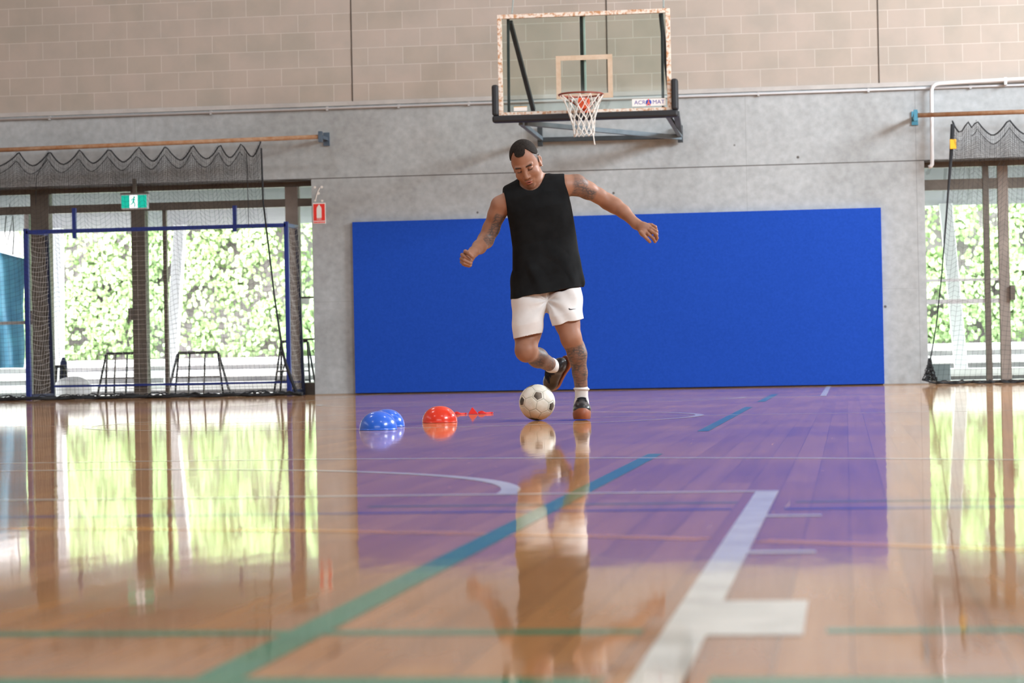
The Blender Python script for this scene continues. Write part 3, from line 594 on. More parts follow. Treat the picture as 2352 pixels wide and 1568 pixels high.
for i in range(0, 12, 1):
    a, b = node[(i, 5)], node[((i+1) % 12, 5)]; n_.tube([a, (a+b)/2+Vector((0, 0, -.03)), b], .0046, 5, cap=False)
a = node[(10, 5)]; q = onY(1362, 300, rc[1]); n_.tube([(q[0], rc[1], q[2]), (q[0]+.004, rc[1], q[2]-.06), (q[0]+.012, rc[1], q[2]-.12), (q[0]+.014, rc[1], q[2]-.145)], [.006, .006, .006, .010], 6)
n_.build('net', nm, hoop, smooth=True, off=ho)
# stickers
S4 = lambda x, z, y=YBD-.004: Matrix.Translation((x-ho[0], y-ho[1], z-ho[2])) @ RX
q = onY(1490.5, 235, YBD); st = MB().box((q[0]-.175, YBD-.003, q[2]-.038), (q[0]+.175, YBD-.001, q[2]+.038)).build('brand_sticker', signw, hoop, off=ho)
vio = mat('sticker_violet', (.10, .09, .38), .5); sblue = mat('sticker_blue', (.03, .08, .45), .5)
text_mesh('ACR', 'lettering', vio, .058, .118, hoop, .0002, S4(q[0]-.093, q[2])); text_mesh('MAT', 'lettering', vio, .058, .122, hoop, .0002, S4(q[0]+.100, q[2]))
lg = MB(); disc(lg, (q[0]-.003, q[2]), .030, YBD-.003, 24); lg.build('logo_disc', sblue, hoop, off=ho)
lg = MB(); X, Z = q[0]-.003, q[2]; disc(lg, (X, Z+.027), .007, YBD-.0055); lg.prism([(X, Z+.024), (X+.010, Z-.004), (X+.022, Z-.034), (X+.012, Z-.034), (X, Z-.010), (X-.012, Z-.034), (X-.022, Z-.034), (X-.010, Z-.004)], YBD-.0075, YBD-.0055); lg.build('logo_figure', mat('sticker_red', (.85, .16, .10), .5), hoop, off=ho)
q = onY(1195.5, 250, YBD); MB().box((q[0]-.07, YBD-.003, q[2]-.022), (q[0]+.07, YBD-.001, q[2]+.018)).build('small_label', signw, hoop, off=ho); MB().box((q[0]-.07, YBD-.003, q[2]+.018), (q[0]+.07, YBD-.001, q[2]+.024)).build('label_stripe', mat('label_orange', (.8, .4, .05), .5), hoop, off=ho)
# arm frame behind the board
def seg(a, ya, b, yb, w_, m, nme='support_bar'):
    A = onY(a[0], a[1], ya); B = onY(b[0], b[1], yb); MB().bar(A, B, w_).build(nme, m, hoop, off=ho, bevel=.003)
YB1 = YBD+.09; YW1 = YW-.07
seg((1167, 42), YB1, (1169, 262), YB1, .028, steel, 'back_upright'); seg((1520, 28), YB1, (1523, 248), YB1, .028, steel, 'back_upright')
seg((1172, 50), YB1+.03, (1225, 252), 26.3, .045, steel); seg((1518, 32), YB1+.03, (1540, 235), 26.3, .045, steel)
seg((1336.5, 36), YB1, (1340, 246), YB1, .045, steel, 'centre_post'); seg((1341, 36), YB1-.03, (1346, 246), YB1-.03, .022, galv, 'centre_tube')
seg((1196, 282), YB1, (1243, 319), YW1, .045, bluest); seg((1533, 264), YB1, (1563, 312), YW1, .045, bluest)
seg((1208, 283), YB1, (1563, 316), YW1-.05, .05, bluest); seg((1241, 321), YW1, (1564, 313), YW1, .05, steel, 'wall_bar')
seg((1554, 262), YB1, (1561, 305), YW1, .06, steel); seg((1240, 290), YW1, (1241, 336), YW1, .055, steel, 'wall_plate'); seg((1562, 288), YW1, (1563, 327), YW1, .055, steel, 'wall_plate')
seg((1176, 30), YB1, (1184, -60), 26.6, .014, galv, 'stay_cable'); seg((1524, 16), YB1, (1523, -60), 26.6, .02, galv, 'stay_cable')

# ------------------------------------------------------------------ domes and flat cones
def dome(px, py, R, H, m, label, group):
    q = onZ(px, py); prof = [(R, 0), (R, .003)]+[(R*.985*math.cos(a)**.92, .003+(H-.003)*math.sin(a)) for a in np.linspace(0, PI/2-.02, 22)]+[(0, H)]
    o = MB().lathe(prof, n=64).build('marker_dome', m, smooth=True); k_ = 1+R*.98/q[1]; o.location = (q[0]*k_, q[1]*k_, .0012); tag(o, label, 'training dome', group); return o
db = mat('glossy_blue_plastic', (.02, .14, .75), .22, coat=.3); dr = mat('glossy_red_plastic', (.85, .045, .02), .22, coat=.3)
dome(869.5, 988.5, .0965, .094, db, 'nearer of the two blue domes on the floor, in front of the other', 'domes on the floor'); dome(888, 981, .0975, .093, db, 'farther blue dome, half hidden behind the nearer blue one', 'domes on the floor')
dome(1010.5, 971, .099, .091, dr, 'red dome on the floor between the blue domes and the ball', 'domes on the floor')
rub = mat('red_rubber', (.80, .02, .015), .5)
q = onZ(1086, 951.5); o = MB().add([(-.034, -.02, 0), (.036, -.025, 0), (.02, .04, 0), (-.008, .0, .046), (-.030, -.016, 0), (.030, -.020, 0)], [(0, 1, 2), (0, 3, 1), (1, 3, 2), (2, 3, 0)]).build('marker_cone', rub, bevel=.002); o.location = (q[0], q[1]+.03, .0012); tag(o, 'tiny red pointed marker cone on the floor right of the red dome', 'marker cone', 'small red markers')
def flat(px0, px1, py, h, label):
    a = onZ(px0, py); b = onZ(px1, py); L = b[0]-a[0]; g = MB(); K = 20; vs = []; fs = []
    for i in range(K+1):
        t = i/K; hh = h*(.45+.55*abs(math.sin(t*5+.6)))*(.5+.5*math.sin(PI*min(1, t*1.2+.15)))
        vs += [(L*t, -.03*math.sin(PI*t), 0), (L*t, -.012+.01*math.sin(t*9), hh), (L*t, .03, hh*.8), (L*t, .045*math.sin(PI*t), 0)]
    for i in range(K):
        for k in range(4): fs.append((4*i+k, 4*i+4+k, 4*i+4+(k+1) % 4, 4*i+(k+1) % 4))
    fs += [(3, 2, 1, 0), (4*K, 4*K+1, 4*K+2, 4*K+3)]
    o = g.add(vs, fs).build('flat_marker', rub, bevel=.001); o.location = (a[0], a[1]+.05, .0012); return tag(o, label, 'flat marker', 'small red markers')
flat(1096, 1126, 951, .021, 'crumpled flat red rubber marker touching the right of the tiny red cone'); flat(1040, 1066, 952, .018, 'flat red rubber marker poking out from behind the red dome')

# ------------------------------------------------------------------ person: sampled distance fields turned into surfaces
PO = onZ(1290, 965); LX = np.array([math.cos(YAW), math.sin(YAW), 0]); LY = np.array([-math.sin(YAW), math.cos(YAW), 0])
def L(px, py, d=0.0):                  # local point of the figure's frame at local depth d
    r_ = ray(px, py); c0 = np.array([0, 0, CAM_Z])-PO; t = (d-c0@LY)/(r_@LY); w_ = c0+r_*t; return np.array([w_@LX, d, w_[2]])
PXM = 13.52/F_PX                       # metres per photo pixel at the figure
class Field:
    def __init__(s, lo, hi, h):
        s.lo = np.array(lo, float); s.h = h; s.n = np.ceil((np.array(hi)-s.lo)/h).astype(int)+1
        s.ax = [s.lo[i]+h*np.arange(s.n[i]) for i in range(3)]; s.D = np.full(s.n, .08, np.float32)
    def sub(s, lo, hi):
        sl = []
        for i in range(3):
            a = max(0, int((lo[i]-s.lo[i])/s.h)-1); b = min(s.n[i], int((hi[i]-s.lo[i])/s.h)+3)
            if b <= a: return None, None
            sl.append(slice(a, b))
        X = s.ax[0][sl[0]][:, None, None].astype(np.float32); Y = s.ax[1][sl[1]][None, :, None].astype(np.float32); Z = s.ax[2][sl[2]][None, None, :].astype(np.float32)
        return tuple(sl), (X, Y, Z)
    def apply(s, ops):
        for fn, lo, hi, k, mode in ops:
            pad = k+.015; sl, P = s.sub(np.array(lo)-pad, np.array(hi)+pad)
            if sl is None: continue
            d = fn(*P); A = s.D[sl]
            if mode == 'u': h = np.maximum(k-np.abs(A-d), 0)/k; s.D[sl] = np.minimum(A, d)-h*h*k*.25
            elif mode == 's': d = -d; h = np.maximum(k-np.abs(A-d), 0)/k; s.D[sl] = np.maximum(A, d)+h*h*k*.25
            elif mode == 'i': s.D[sl] = np.maximum(A, d)
            elif mode == 'w': s.D[sl] = A+d
        return s
    def surface(s):
        D = s.D; inn = D < 0; n = np.array(D.shape)-1
        c = inn[:-1, :-1, :-1].astype(np.uint8)
        tot = np.zeros(n, np.uint8)
        for i in (0, 1):
            for j in (0, 1):
                for k in (0, 1): tot += inn[i:n[0]+i, j:n[1]+j, k:n[2]+k]
        act = (tot > 0) & (tot < 8); idx = np.argwhere(act); ids = np.full(n, -1, np.int32); ids[act] = np.arange(len(idx))
        cor = {}
        for i in (0, 1):
            for j in (0, 1):
                for k in (0, 1): cor[(i, j, k)] = D[idx[:, 0]+i, idx[:, 1]+j, idx[:, 2]+k]
        acc = np.zeros((len(idx), 3)); cnt = np.zeros(len(idx))
        for a in cor:
            for ax in range(3):
                if a[ax] == 0:
                    b = list(a); b[ax] = 1; va, vb = cor[a], cor[tuple(b)]; m_ = (va < 0) != (vb < 0); den = va-vb; t = np.where(m_, va/np.where(den == 0, 1, den), 0)
                    p = np.array(a, float)[None, :].repeat(len(idx), 0); p[:, ax] += t; acc[m_] += p[m_]; cnt[m_] += 1
        V = s.lo+(idx+acc/cnt[:, None])*s.h; F = []
        for ax in range(3):
            o1, o2 = [q for q in range(3) if q != ax]
            A = inn; sa = [slice(1, -1)]*3; sa[ax] = slice(0, -1); sb = [slice(1, -1)]*3; sb[ax] = slice(1, None)
            a_, b_ = A[tuple(sa)], A[tuple(sb)]; e = np.argwhere(a_ != b_); fl_ = a_[tuple(e.T)]
            e[:, o1] += 1; e[:, o2] += 1; q = []
            for d1, d2 in ((0, 0), (-1, 0), (-1, -1), (0, -1)):
                c_ = e.copy(); c_[:, o1] += d1; c_[:, o2] += d2; q.append(ids[tuple(c_.T)])
            q = np.stack(q, 1)
            if ax == 1: fl_ = ~fl_
            q[~fl_] = q[~fl_][:, ::-1]; F.append(q)
        F = np.concatenate(F); return V, F[(F >= 0).all(1)]
def np_mesh(name, V, F, m, parent, colour=None):
    me = bpy.data.meshes.new(name); me.vertices.add(len(V)); me.vertices.foreach_set('co', V.astype(np.float32).ravel()); me.loops.add(F.size); me.loops.foreach_set('vertex_index', F.astype(np.int32).ravel())
    me.polygons.add(len(F)); me.polygons.foreach_set('loop_start', np.arange(0, F.size, 4, dtype=np.int32)); me.update(calc_edges=True); me.validate()
    me.polygons.foreach_set('use_smooth', np.ones(len(me.polygons), bool)); me.materials.append(m)
    if colour is not None:
        at = me.attributes.new('marks', 'FLOAT_COLOR', 'POINT'); at.data.foreach_set('color', np.concatenate([colour, np.ones((len(V), 1))], 1).astype(np.float32).ravel())
    o = bpy.data.objects.new(name, me); C.objects.link(o); o.parent = parent; return o
# shapes
def rc_(a, b, r1, r2, k=.02, mode='u', fl=None):       # tapered capsule; fl=(axis, factor) flattens it
    a = np.array(a, float); b = np.array(b, float); ab = b-a; L2 = max(ab@ab, 1e-9)
    def fn(X, Y, Z):
        t = np.clip(((X-a[0])*ab[0]+(Y-a[1])*ab[1]+(Z-a[2])*ab[2])/L2, 0, 1)
        dx, dy, dz = X-a[0]-ab[0]*t, Y-a[1]-ab[1]*t, Z-a[2]-ab[2]*t
        if fl is not None:
            n = fl[0]; c = (dx*n[0]+dy*n[1]+dz*n[2])*(fl[1]-1); dx = dx+c*n[0]; dy = dy+c*n[1]; dz = dz+c*n[2]
        return np.sqrt(dx*dx+dy*dy+dz*dz)-(r1+(r2-r1)*t)
    R = max(r1, r2); return (fn, np.minimum(a, b)-R, np.maximum(a, b)+R, k, mode)
def chain(pts, rs, k=.02, mode='u', fl=None): return [rc_(pts[i], pts[i+1], rs[i], rs[i+1], k, mode, fl) for i in range(len(pts)-1)]
def ell(c, r, R=None, k=.02, mode='u'):
    c = np.array(c, float); r = np.array(r, float); R = np.eye(3) if R is None else np.array(R)
    def fn(X, Y, Z):
        x, y, z = X-c[0], Y-c[1], Z-c[2]
        p = [R[0, i]*x+R[1, i]*y+R[2, i]*z for i in range(3)]
        k0 = np.sqrt(sum((p[i]/r[i])**2 for i in range(3))); k1 = np.sqrt(sum((p[i]/r[i]**2)**2 for i in range(3)))
        return k0*(k0-1)/np.maximum(k1, 1e-6)
    m_ = r.max(); return (fn, c-m_, c+m_, k, mode)
def zloft(rows, n=2.4, k=.02, mode='u', slant=None, grow=0, cap=True, zmax=None):
    """rows: (z, cx, cy, a, b); slant: (cx0, slope) tilts the slices"""
    rows = sorted(rows); zz = np.array([r[0] for r in rows]); A = np.array(rows)
    def fn(X, Y, Z):
        Zs = Z-(X-slant[0])*slant[1] if slant else Z+0*X
        I = lambda j: np.interp(Zs, zz, A[:, j]).astype(np.float32)
        a, b = I(3)+grow, I(4)+grow; q = ((np.abs(X-I(1))/a)**n+(np.abs(Y-I(2))/b)**n+1e-9)**(1/n)
        d = (q-1)*np.minimum(a, b)
        return np.maximum(d, np.maximum(Zs-(zz[-1] if zmax is None else zmax), zz[0]-Zs)) if cap else d
    sx = abs(slant[1])*.3 if slant else 0
    lo = (min(A[:, 1]-A[:, 3])-grow-.01, min(A[:, 2]-A[:, 4])-grow-.01, zz[0]-sx); hi = (max(A[:, 1]+A[:, 3])+grow+.01, max(A[:, 2]+A[:, 4])+grow+.01, zz[-1]+sx)
    return (fn, lo, hi, k, mode)

# joints (photo place, depth of the joint relative to the standing foot)
shR, elR, wrR = L(1165, 457, .02), L(1121, 551, .09), L(1088, 578, -.13)
shL, elL, wrL = L(1300, 424, .02), L(1388, 456, .12), L(1461, 514, .05)
hipR, knR, anR = L(1216, 690, .10), L(1208.5, 806, -.05), L(1272, 842, .27)
hipL, knL, anL = L(1297, 680, .12), L(1311, 765, -.08), L(1336, 905, .03)
nkB, hdC = L(1228, 425, .03), L(1209, 376, -.045)
# head frame: pitch down, turned and tilted toward the kicking side
def rot(ax, a):
    c, s = math.cos(a), math.sin(a)
    return np.array({'x': [[1, 0, 0], [0, c, -s], [0, s, c]], 'y': [[c, 0, s], [0, 1, 0], [-s, 0, c]], 'z': [[c, -s, 0], [s, c, 0], [0, 0, 1]]}[ax])
HR = rot('y', math.radians(-13)) @ rot('z', math.radians(-14)) @ rot('x', math.radians(31))
HS = .97
def hp_(p): return hdC + HR @ (np.array(p, float)*HS)
def hell(c, r, k=.012, mode='u', R=None): return ell(hp_(c), np.array(r)*HS, HR if R is None else HR @ R, k, mode)
def head_ops():
    o = [hell((0, .012, .052), (.077, .098, .084), .02), hell((0, -.022, -.01), (.067, .074, .085), .03), hell((0, -.030, -.055), (.058, .062, .056), .03), hell((0, -.038, -.088), (.042, .046, .028), .025)]
    for s in (-1, 1):
        o += [hell((s*.040, -.062, -.032), (.026, .024, .024), .02), hell((s*.028, -.083, .029), (.027, .014, .0085), .014)]
    for s in (-1, 1): o += [hell((s*.032, -.104, .012), (.019, .019, .0125), .014, 's')]
    for s in (-1, 1): o += [hell((s*.032, -.079, .0125), (.0155, .0155, .0105), .004), hell((s*.032, -.0935, .0045), (.016, .004, .0025), .003)]
    o += [rc_(hp_((0, -.090, .022)), hp_((0, -.112, -.028)), .0095*HS, .0125*HS, .014)]
    for s in (-1, 1): o += [hell((s*.0135, -.101, -.034), (.0085, .011, .008), .007)]
    for s in (-1, 1): o += [hell((s*.008, -.112, -.043), (.004, .006, .003), .003, 's')]
    o += [hell((0, -.086, -.062), (.028, .016, .020), .015)]
    o += [hell((0, -.1015, -.060), (.021, .010, .0055), .006), hell((0, -.099, -.0735), (.0175, .011, .0065), .006), hell((0, -.112, -.0665), (.012, .012, .0028), .003, 's'), hell((0, -.083, -.100), (.022, .018, .016), .016)]
    for s in (-1, 1):
        Re = rot('z', s*math.radians(-18)) @ rot('x', math.radians(-8))
        o += [hell((s*.080, .012, -.002), (.007, .020, .033), .006, 'u', Re), hell((s*.086, .006, .002), (.0055, .010, .017), .004, 's', Re), hell((s*.078, .002, -.030), (.006, .009, .010), .006)]
    o += [rc_(hp_((0, .030, -.03)), nkB+np.array([0, .01, -.015]), .058, .062, .03), rc_(nkB+np.array([0, .0, .0]), nkB+np.array([-.01, .03, -.09]), .063, .08, .04)]
    return o
def vadd(p, x=0, y=0, z=0): return np.array(p)+np.array([x, y, z])
SLOPE = 25/155                          # the shoulder and hem lines rise to the image right
def trow(pl, pr, d, b):                 # one slanted slice of the trunk from its two silhouette points
    a, c = L(*pl, d), L(*pr, d); x = (a[0]+c[0])/2; return ((a[2]+c[2])/2, x, d, (c[0]-a[0])/2, b)
rows = [trow((1172, 690), (1337, 655), .085, .158), trow((1174, 668), (1336, 632), .085, .152), trow((1177, 620), (1331, 590), .08, .140), trow((1177, 570), (1324, 540), .07, .122), trow((1171, 525), (1317, 498), .05, .120),
        trow((1165, 492), (1311, 466), .035, .118), trow((1160, 462), (1303, 434), .03, .108), trow((1158, 440), (1296, 414), .03, .090), trow((1166, 428), (1282, 403), .032, .066), trow((1186, 415), (1262, 395), .035, .045)]
TS = (rows[4][1], SLOPE)
rows_ = [(z+0*(x-TS[0]), x, y, a, b) for z, x, y, a, b in rows]
rows_ = [(z-(x-TS[0])*SLOPE, x, y, a, b) for z, x, y, a, b in rows]
armR = chain([vadd(shR, .01, 0, -.01), L(1150, 472, .035), L(1141, 492, .05), L(1128, 525, .08), L(1115, 552, .075), L(1101, 567, -.02), wrR], [.054, .052, .047, .045, .043, .037, .028], .02)
armL = chain([vadd(shL, -.01, 0, -.005), L(1324, 425, .04), L(1350, 437, .07), L(1374, 449, .10), L(1396, 463, .12), L(1412, 472, .11), L(1432, 486, .09), wrL], [.062, .057, .048, .041, .043, .042, .035, .027], .02)
def fingers(H, k=.0035):
    o = []
    for pts, r in H:
        n_ = len(pts); o += chain(pts, [r*(1.06-.2*i/(n_-1)) for i in range(n_)], k)
    return o
dR = -.20
palmR = [rc_(wrR, L(1079, 588, -.17), .027, .030, .015), ell(L(1073, 593, -.175), (.030, .034, .040), None, .015)]
fR = fingers([([L(1072, 583, -.165), L(1061.5, 585, -.205), L(1067, 589, -.232), L(1081, 597.5, -.228), L(1083, 599, -.215)], .0098),
              ([L(1070, 591, -.165), L(1060, 594, -.205), L(1066, 597.5, -.232), L(1080, 604, -.228), L(1082, 604, -.215)], .0098),
              ([L(1070, 598, -.165), L(1060.5, 601.5, -.20), L(1066, 604.5, -.226), L(1079.5, 609.5, -.222), L(1081, 609, -.21)], .0093),
              ([L(1071, 603, -.16), L(1064, 606.5, -.19), L(1069, 609, -.212), L(1077, 611, -.21), L(1079, 610, -.20)], .0080)])
thR = fingers([([L(1080, 583, -.18), L(1069, 577.5, -.215), L(1077, 582, -.245), L(1084, 589, -.248)], .0112)])
wd = wrL
palmL = [rc_(wrL, L(1474, 521, .03), .028, .030, .015, 'u', (np.array([.15, .98, .0]), 1.25)), ell(L(1483, 526.5, .02), (.046, .017, .036), rot('y', math.radians(24)), .014), ell(L(1478, 536, .01), (.026, .016, .020), rot('y', math.radians(35)), .014)]
fL = fingers([([L(1490, 515.5, .035), L(1497, 516.5, .025), L(1505.5, 521, .01), L(1507, 527, .03), L(1503, 530, .045)], .0088),
              ([L(1490, 521.5, .022), L(1497, 524.5, .008), L(1508, 531, -.01), L(1508.5, 538, .012), L(1504, 541, .03)], .0095),
              ([L(1488, 527, .014), L(1495, 530, -.002), L(1507, 538, -.018), L(1509, 546.5, .002), L(1507, 552, .018)], .0097),
              ([L(1484, 532, .010), L(1490, 538, -.004), L(1500, 547, -.014), L(1504.5, 555, .002)], .0094)])
thL = fingers([([L(1472, 533, .0), L(1481, 543, -.02), L(1487, 549, -.022), L(1492.5, 555, -.012)], .0100)])
legR = chain([hipR, hipR+(knR-hipR)*.6, vadd(knR, 0, .012, .012)], [.085, .074, .060], .03)+[ell(vadd(knR, 0, -.012, -.002), (.053, .050, .060), None, .03), rc_(vadd(knR, 0, .03, 0), knR+(anR-knR)*.42+np.array([.0, .01, .0]), .050, .051, .03), rc_(knR+(anR-knR)*.42+np.array([0, .01, 0]), anR, .051, .036, .03)]
legL = chain([hipL, L(1303, 742, -.05), L(1312, 778, -.065), L(1326, 814, -.035), L(1332, 856, .0), anL], [.086, .067, .055, .050, .039, .035], .02)+[ell(L(1310, 768, -.085), (.042, .036, .052), None, .03), ell(L(1325, 808, -.005), (.050, .052, .085), None, .02)]
trunk = [zloft(rows_, 2.3, .03, 'u', TS, -.014)]
hands = palmR+fR+thR+palmL+fL+thL
body_ops = trunk+armR+armL+legR+legL+head_ops()+hands
PERS = empty('person', tuple(PO), YAW); tag(PERS, 'man in black sleeveless shirt and white shorts, tattooed arms and legs, kicking at the ball', 'person')
lo = np.array([L(1050, 600, 0)[0], -.30, -.01]); 
V1, F1 = Field((L(1052, 600, 0)[0], -.30, L(1200, 925)[2]), (L(1516, 600, 0)[0], .46, L(1200, 300)[2]), .0034).apply(body_ops).surface()
def region(lo, hi, h, ops): return Field(lo, hi, h).apply(ops).surface()
def cutout(V, F, lo, hi, inside):
    m_ = ((V > np.array(lo)) & (V < np.array(hi))).all(1); keep = m_ if inside else ~m_
    fk = keep[F].all(1) if inside else keep[F].any(1)
    F = F[fk]; u, inv = np.unique(F, return_inverse=True); return V[u], inv.reshape(F.shape)
hl, hh = hdC+np.array([-.125, -.16, -.135]), hdC+np.array([.125, .16, .17])
boxes = [(hl, hh, .0017), (L(1053, 616, -.29)*[1, 0, 1]+[0, -.285, 0], L(1090, 568, -.1)*[1, 0, 1]+[0, -.12, 0], .0017), (L(1466, 562, 0)*[1, 0, 1]+[0, -.06, 0], L(1514, 500, 0)*[1, 0, 1]+[0, .10, 0], .0017)]
Vs, Fs = [V1], [F1]
for a, b, h in boxes:
    Vs[0], Fs[0] = cutout(Vs[0], Fs[0], a, b, False)
    v, f = region(a-.008, b+.008, h, body_ops); Vs.append(v); Fs.append(f)
n0 = 0; FF = []
for v, f in zip(Vs, Fs): FF.append(f+n0); n0 += len(v)
BV, BF = np.concatenate(Vs), np.concatenate(FF)
# colour marks: r = shaved hair, brows, painted shade of nostrils and mouth gap, g = tattoo ink, b = lips
q = (BV-hdC) @ HR/HS; col = np.zeros((len(BV), 3))
def sm(x, a, b): t = np.clip((x-a)/(b-a), 0, 1); return t*t*(3-2*t)
inh = (np.abs(q) < .16).all(1)
az = np.degrees(np.arctan2(np.abs(q[:, 0]), -q[:, 1]))
zh_top = lambda az: np.interp(az, [0, 14, 24, 32, 41, 50, 62, 78, 95, 180], [.089, .091, .097, .109, .116, .098, .074, .052, .046, .0])
zh_side = lambda az: np.interp(az, [0, 40, 50, 58, 66, 76, 85, 92, 110, 135, 180], [.2, .118, .098, .070, .040, .008, -.012, .03, .0, -.05, -.06])
side = sm(q[:, 2]-zh_side(az), -.004, .008)*inh*.93
brow = np.zeros(len(q))
for s in (-1, 1):
    t = (q[:, 0]*s-.012)/.040; zc = .0275+.006*np.sin(np.clip(t, 0, 1)*2.2)-.003*t; brow = np.maximum(brow, (1-sm(np.abs(q[:, 2]-zc),   .0034, .0068))*sm(t, -.05, .12)*(1-sm(t, .85, 1.05))*(q[:, 1] < -.04))
    lash = (1-sm(np.abs(q[:, 2]-.0045), .0016, .0042))*(1-sm(np.abs(q[:, 0]*s-.032), .011, .016))*(q[:, 1] < -.06); brow = np.maximum(brow, lash*.95)
beard = (1-sm(np.sqrt(((q[:, 0])/.026)**2+((q[:, 2]+.092)/.017)**2), .75, 1.05))*.5*(q[:, 1] < -.05)
mous = (1-sm(np.abs(q[:, 2]+.051), .002, .006))*(1-sm(np.abs(q[:, 0]), .016, .026))*.32*(q[:, 1] < -.07)
nostril = (1-sm(np.sqrt(((np.abs(q[:, 0])-.008)/.005)**2+((q[:, 2]+.042)/.004)**2), .6, 1.1))*.9*(q[:, 1] < -.08)
col[:, 0] = np.clip(np.maximum.reduce([side, brow*inh, beard*inh, mous*inh, nostril*inh]), 0, 1)
lip = (1-sm(np.sqrt((q[:, 0]/.0205)**2+((q[:, 2]+.0665)/.0135)**2), .8, 1.1))*(q[:, 1] < -.085)*inh; mouth = (1-sm(np.sqrt((q[:, 0]/.0115)**2+((q[:, 2]+.0665)/.0028)**2), .7, 1.2))*(q[:, 1] < -.08)*inh
col[:, 2] = lip; col[:, 0] = np.maximum(col[:, 0], mouth)
def pix(V):                              # photo place of every body point, to set the tattoo outlines on the limbs
    w_ = PO+V[:, :1]*LX+V[:, 1:2]*LY+np.array([0, 0, 1])*V[:, 2:]; d = w_-np.array([0, 0, CAM_Z]); z = d@CF; return 1176+F_PX*(d@CR)/z, 784-F_PX*(d@CU)/z
def limb(V, a, b): ab = np.array(b)-a; t = ((V-a)@ab)/(ab@ab); P = a+t[:, None]*ab; d = V-P; return t, d
def ink(a, b, t0, t1, R, side_v=None, lim=-9):
    t, d = limb(BV, a, b); dist = np.linalg.norm(d, axis=1); m_ = sm(t, t0, t0+.07)*(1-sm(t, t1-.07, t1))*(dist < R)
    if side_v is not None: sv = d@np.array(side_v)/np.maximum(dist, 1e-6); m_ = m_*sm(sv, lim, lim+.3)
    return m_
tt = np.maximum.reduce([ink(shR, elR, .30, 1.05, .08, (.8, -.6, 0), .0), ink(shL, elL, .02, .45, .085, (.3, -.5, .8), .3)*.8, ink(shL, elL, .08, .72, .085, (0, -.75, -.65), .35), ink(L(1302, 790, -.05), anL, .0, 1.0, .13), ink(knR, anR, .18, .93, .12)])
dd = np.linalg.norm((BV-(elR+(wrR-elR)*.22+np.array([.012, -.035, .006])))/np.array([.03, .05, .03]), axis=1); tt = np.maximum(tt, 1-sm(dd, .7, 1)); col[:, 1] = tt
skin = mat('tan_skin', (.4, .2, .12), .52); nt = skin.node_tree
at = N(skin, 'ShaderNodeAttribute', attribute_name='marks'); sp = N(skin, 'ShaderNodeSeparateColor'); LK(skin, at.outputs['Color'], sp.inputs[0]); tc = N(skin, 'ShaderNodeTexCoord')
n1 = N(skin, 'ShaderNodeTexNoise', i_Scale=14, i_Detail=5); LK(skin, tc.outputs['Object'], n1.inputs['Vector']); r1 = ramp(skin, [(.3, (.300, .140, .085)), (.7, (.39, .195, .125))]); LK(skin, n1.outputs['Fac'], r1.inputs[0])
vv = N(skin, 'ShaderNodeTexVoronoi', i_Scale=34, feature='DISTANCE_TO_EDGE'); wn = N(skin, 'ShaderNodeTexNoise', i_Scale=22, i_Detail=3)
wv = N(skin, 'ShaderNodeTexWave', i_Scale=20, i_Distortion=9, i_Detail=2, wave_type='RINGS'); LK(skin, tc.outputs['Object'], vv.inputs['Vector']); LK(skin, tc.outputs['Object'], wn.inputs['Vector']); LK(skin, tc.outputs['Object'], wv.inputs['Vector'])
ra = ramp(skin, [(.03, (1, 1, 1)), (.13, (.12, .12, .12))]); LK(skin, vv.outputs['Distance'], ra.inputs[0]); rb = ramp(skin, [(.25, (.9, .9, .9)), (.5, (.22, .22, .22))]); LK(skin, wv.outputs['Fac'], rb.inputs[0])
mxm = N(skin, 'ShaderNodeMath', operation='MAXIMUM'); LK(skin, ra.outputs[0], mxm.inputs[0]); LK(skin, rb.outputs[0], mxm.inputs[1]); rs = ramp(skin, [(.35, (.25, .25, .25)), (.6, (1, 1, 1))]); LK(skin, wn.outputs['Fac'], rs.inputs[0])
m1 = N(skin, 'ShaderNodeMath', operation='MULTIPLY'); LK(skin, mxm.outputs[0], m1.inputs[0]); LK(skin, rs.outputs[0], m1.inputs[1]); m2 = N(skin, 'ShaderNodeMath', operation='MULTIPLY'); LK(skin, m1.outputs[0], m2.inputs[0]); LK(skin, sp.outputs['Green'], m2.inputs[1])
mulc = N(skin, 'ShaderNodeMath', operation='MULTIPLY'); mulc.operation = 'MULTIPLY_ADD'; mulc.inputs[1].default_value = .62; g3 = N(skin, 'ShaderNodeMath', operation='MULTIPLY'); g3.inputs[1].default_value = .30; LK(skin, sp.outputs['Green'], g3.inputs[0]); LK(skin, g3.outputs[0], mulc.inputs[2]); LK(skin, m2.outputs[0], mulc.inputs[0])
A_ = N(skin, 'ShaderNodeMix', data_type='RGBA'); LK(skin, mulc.outputs[0], A_.inputs[0]); LK(skin, r1.outputs[0], A_.inputs[6]); A_.inputs[7].default_value = (.055, .06, .065, 1)
B_ = N(skin, 'ShaderNodeMix', data_type='RGBA'); LK(skin, sp.outputs['Blue'], B_.inputs[0]); LK(skin, A_.outputs[2], B_.inputs[6]); B_.inputs[7].default_value = (.36, .12, .09, 1)
D_ = N(skin, 'ShaderNodeMix', data_type='RGBA'); LK(skin, sp.outputs['Red'], D_.inputs[0]); LK(skin, B_.outputs[2], D_.inputs[6]); D_.inputs[7].default_value = (.030, .018, .014, 1)
LK(skin, D_.outputs[2], BS(skin).inputs['Base Color']); BS(skin).inputs['Subsurface Weight'].default_value = .12; BS(skin).inputs['Subsurface Radius'].default_value = (.02, .008, .004); BS(skin).inputs['Subsurface Scale'].default_value = .4
body = np_mesh('body', BV, BF, skin, PERS, col)
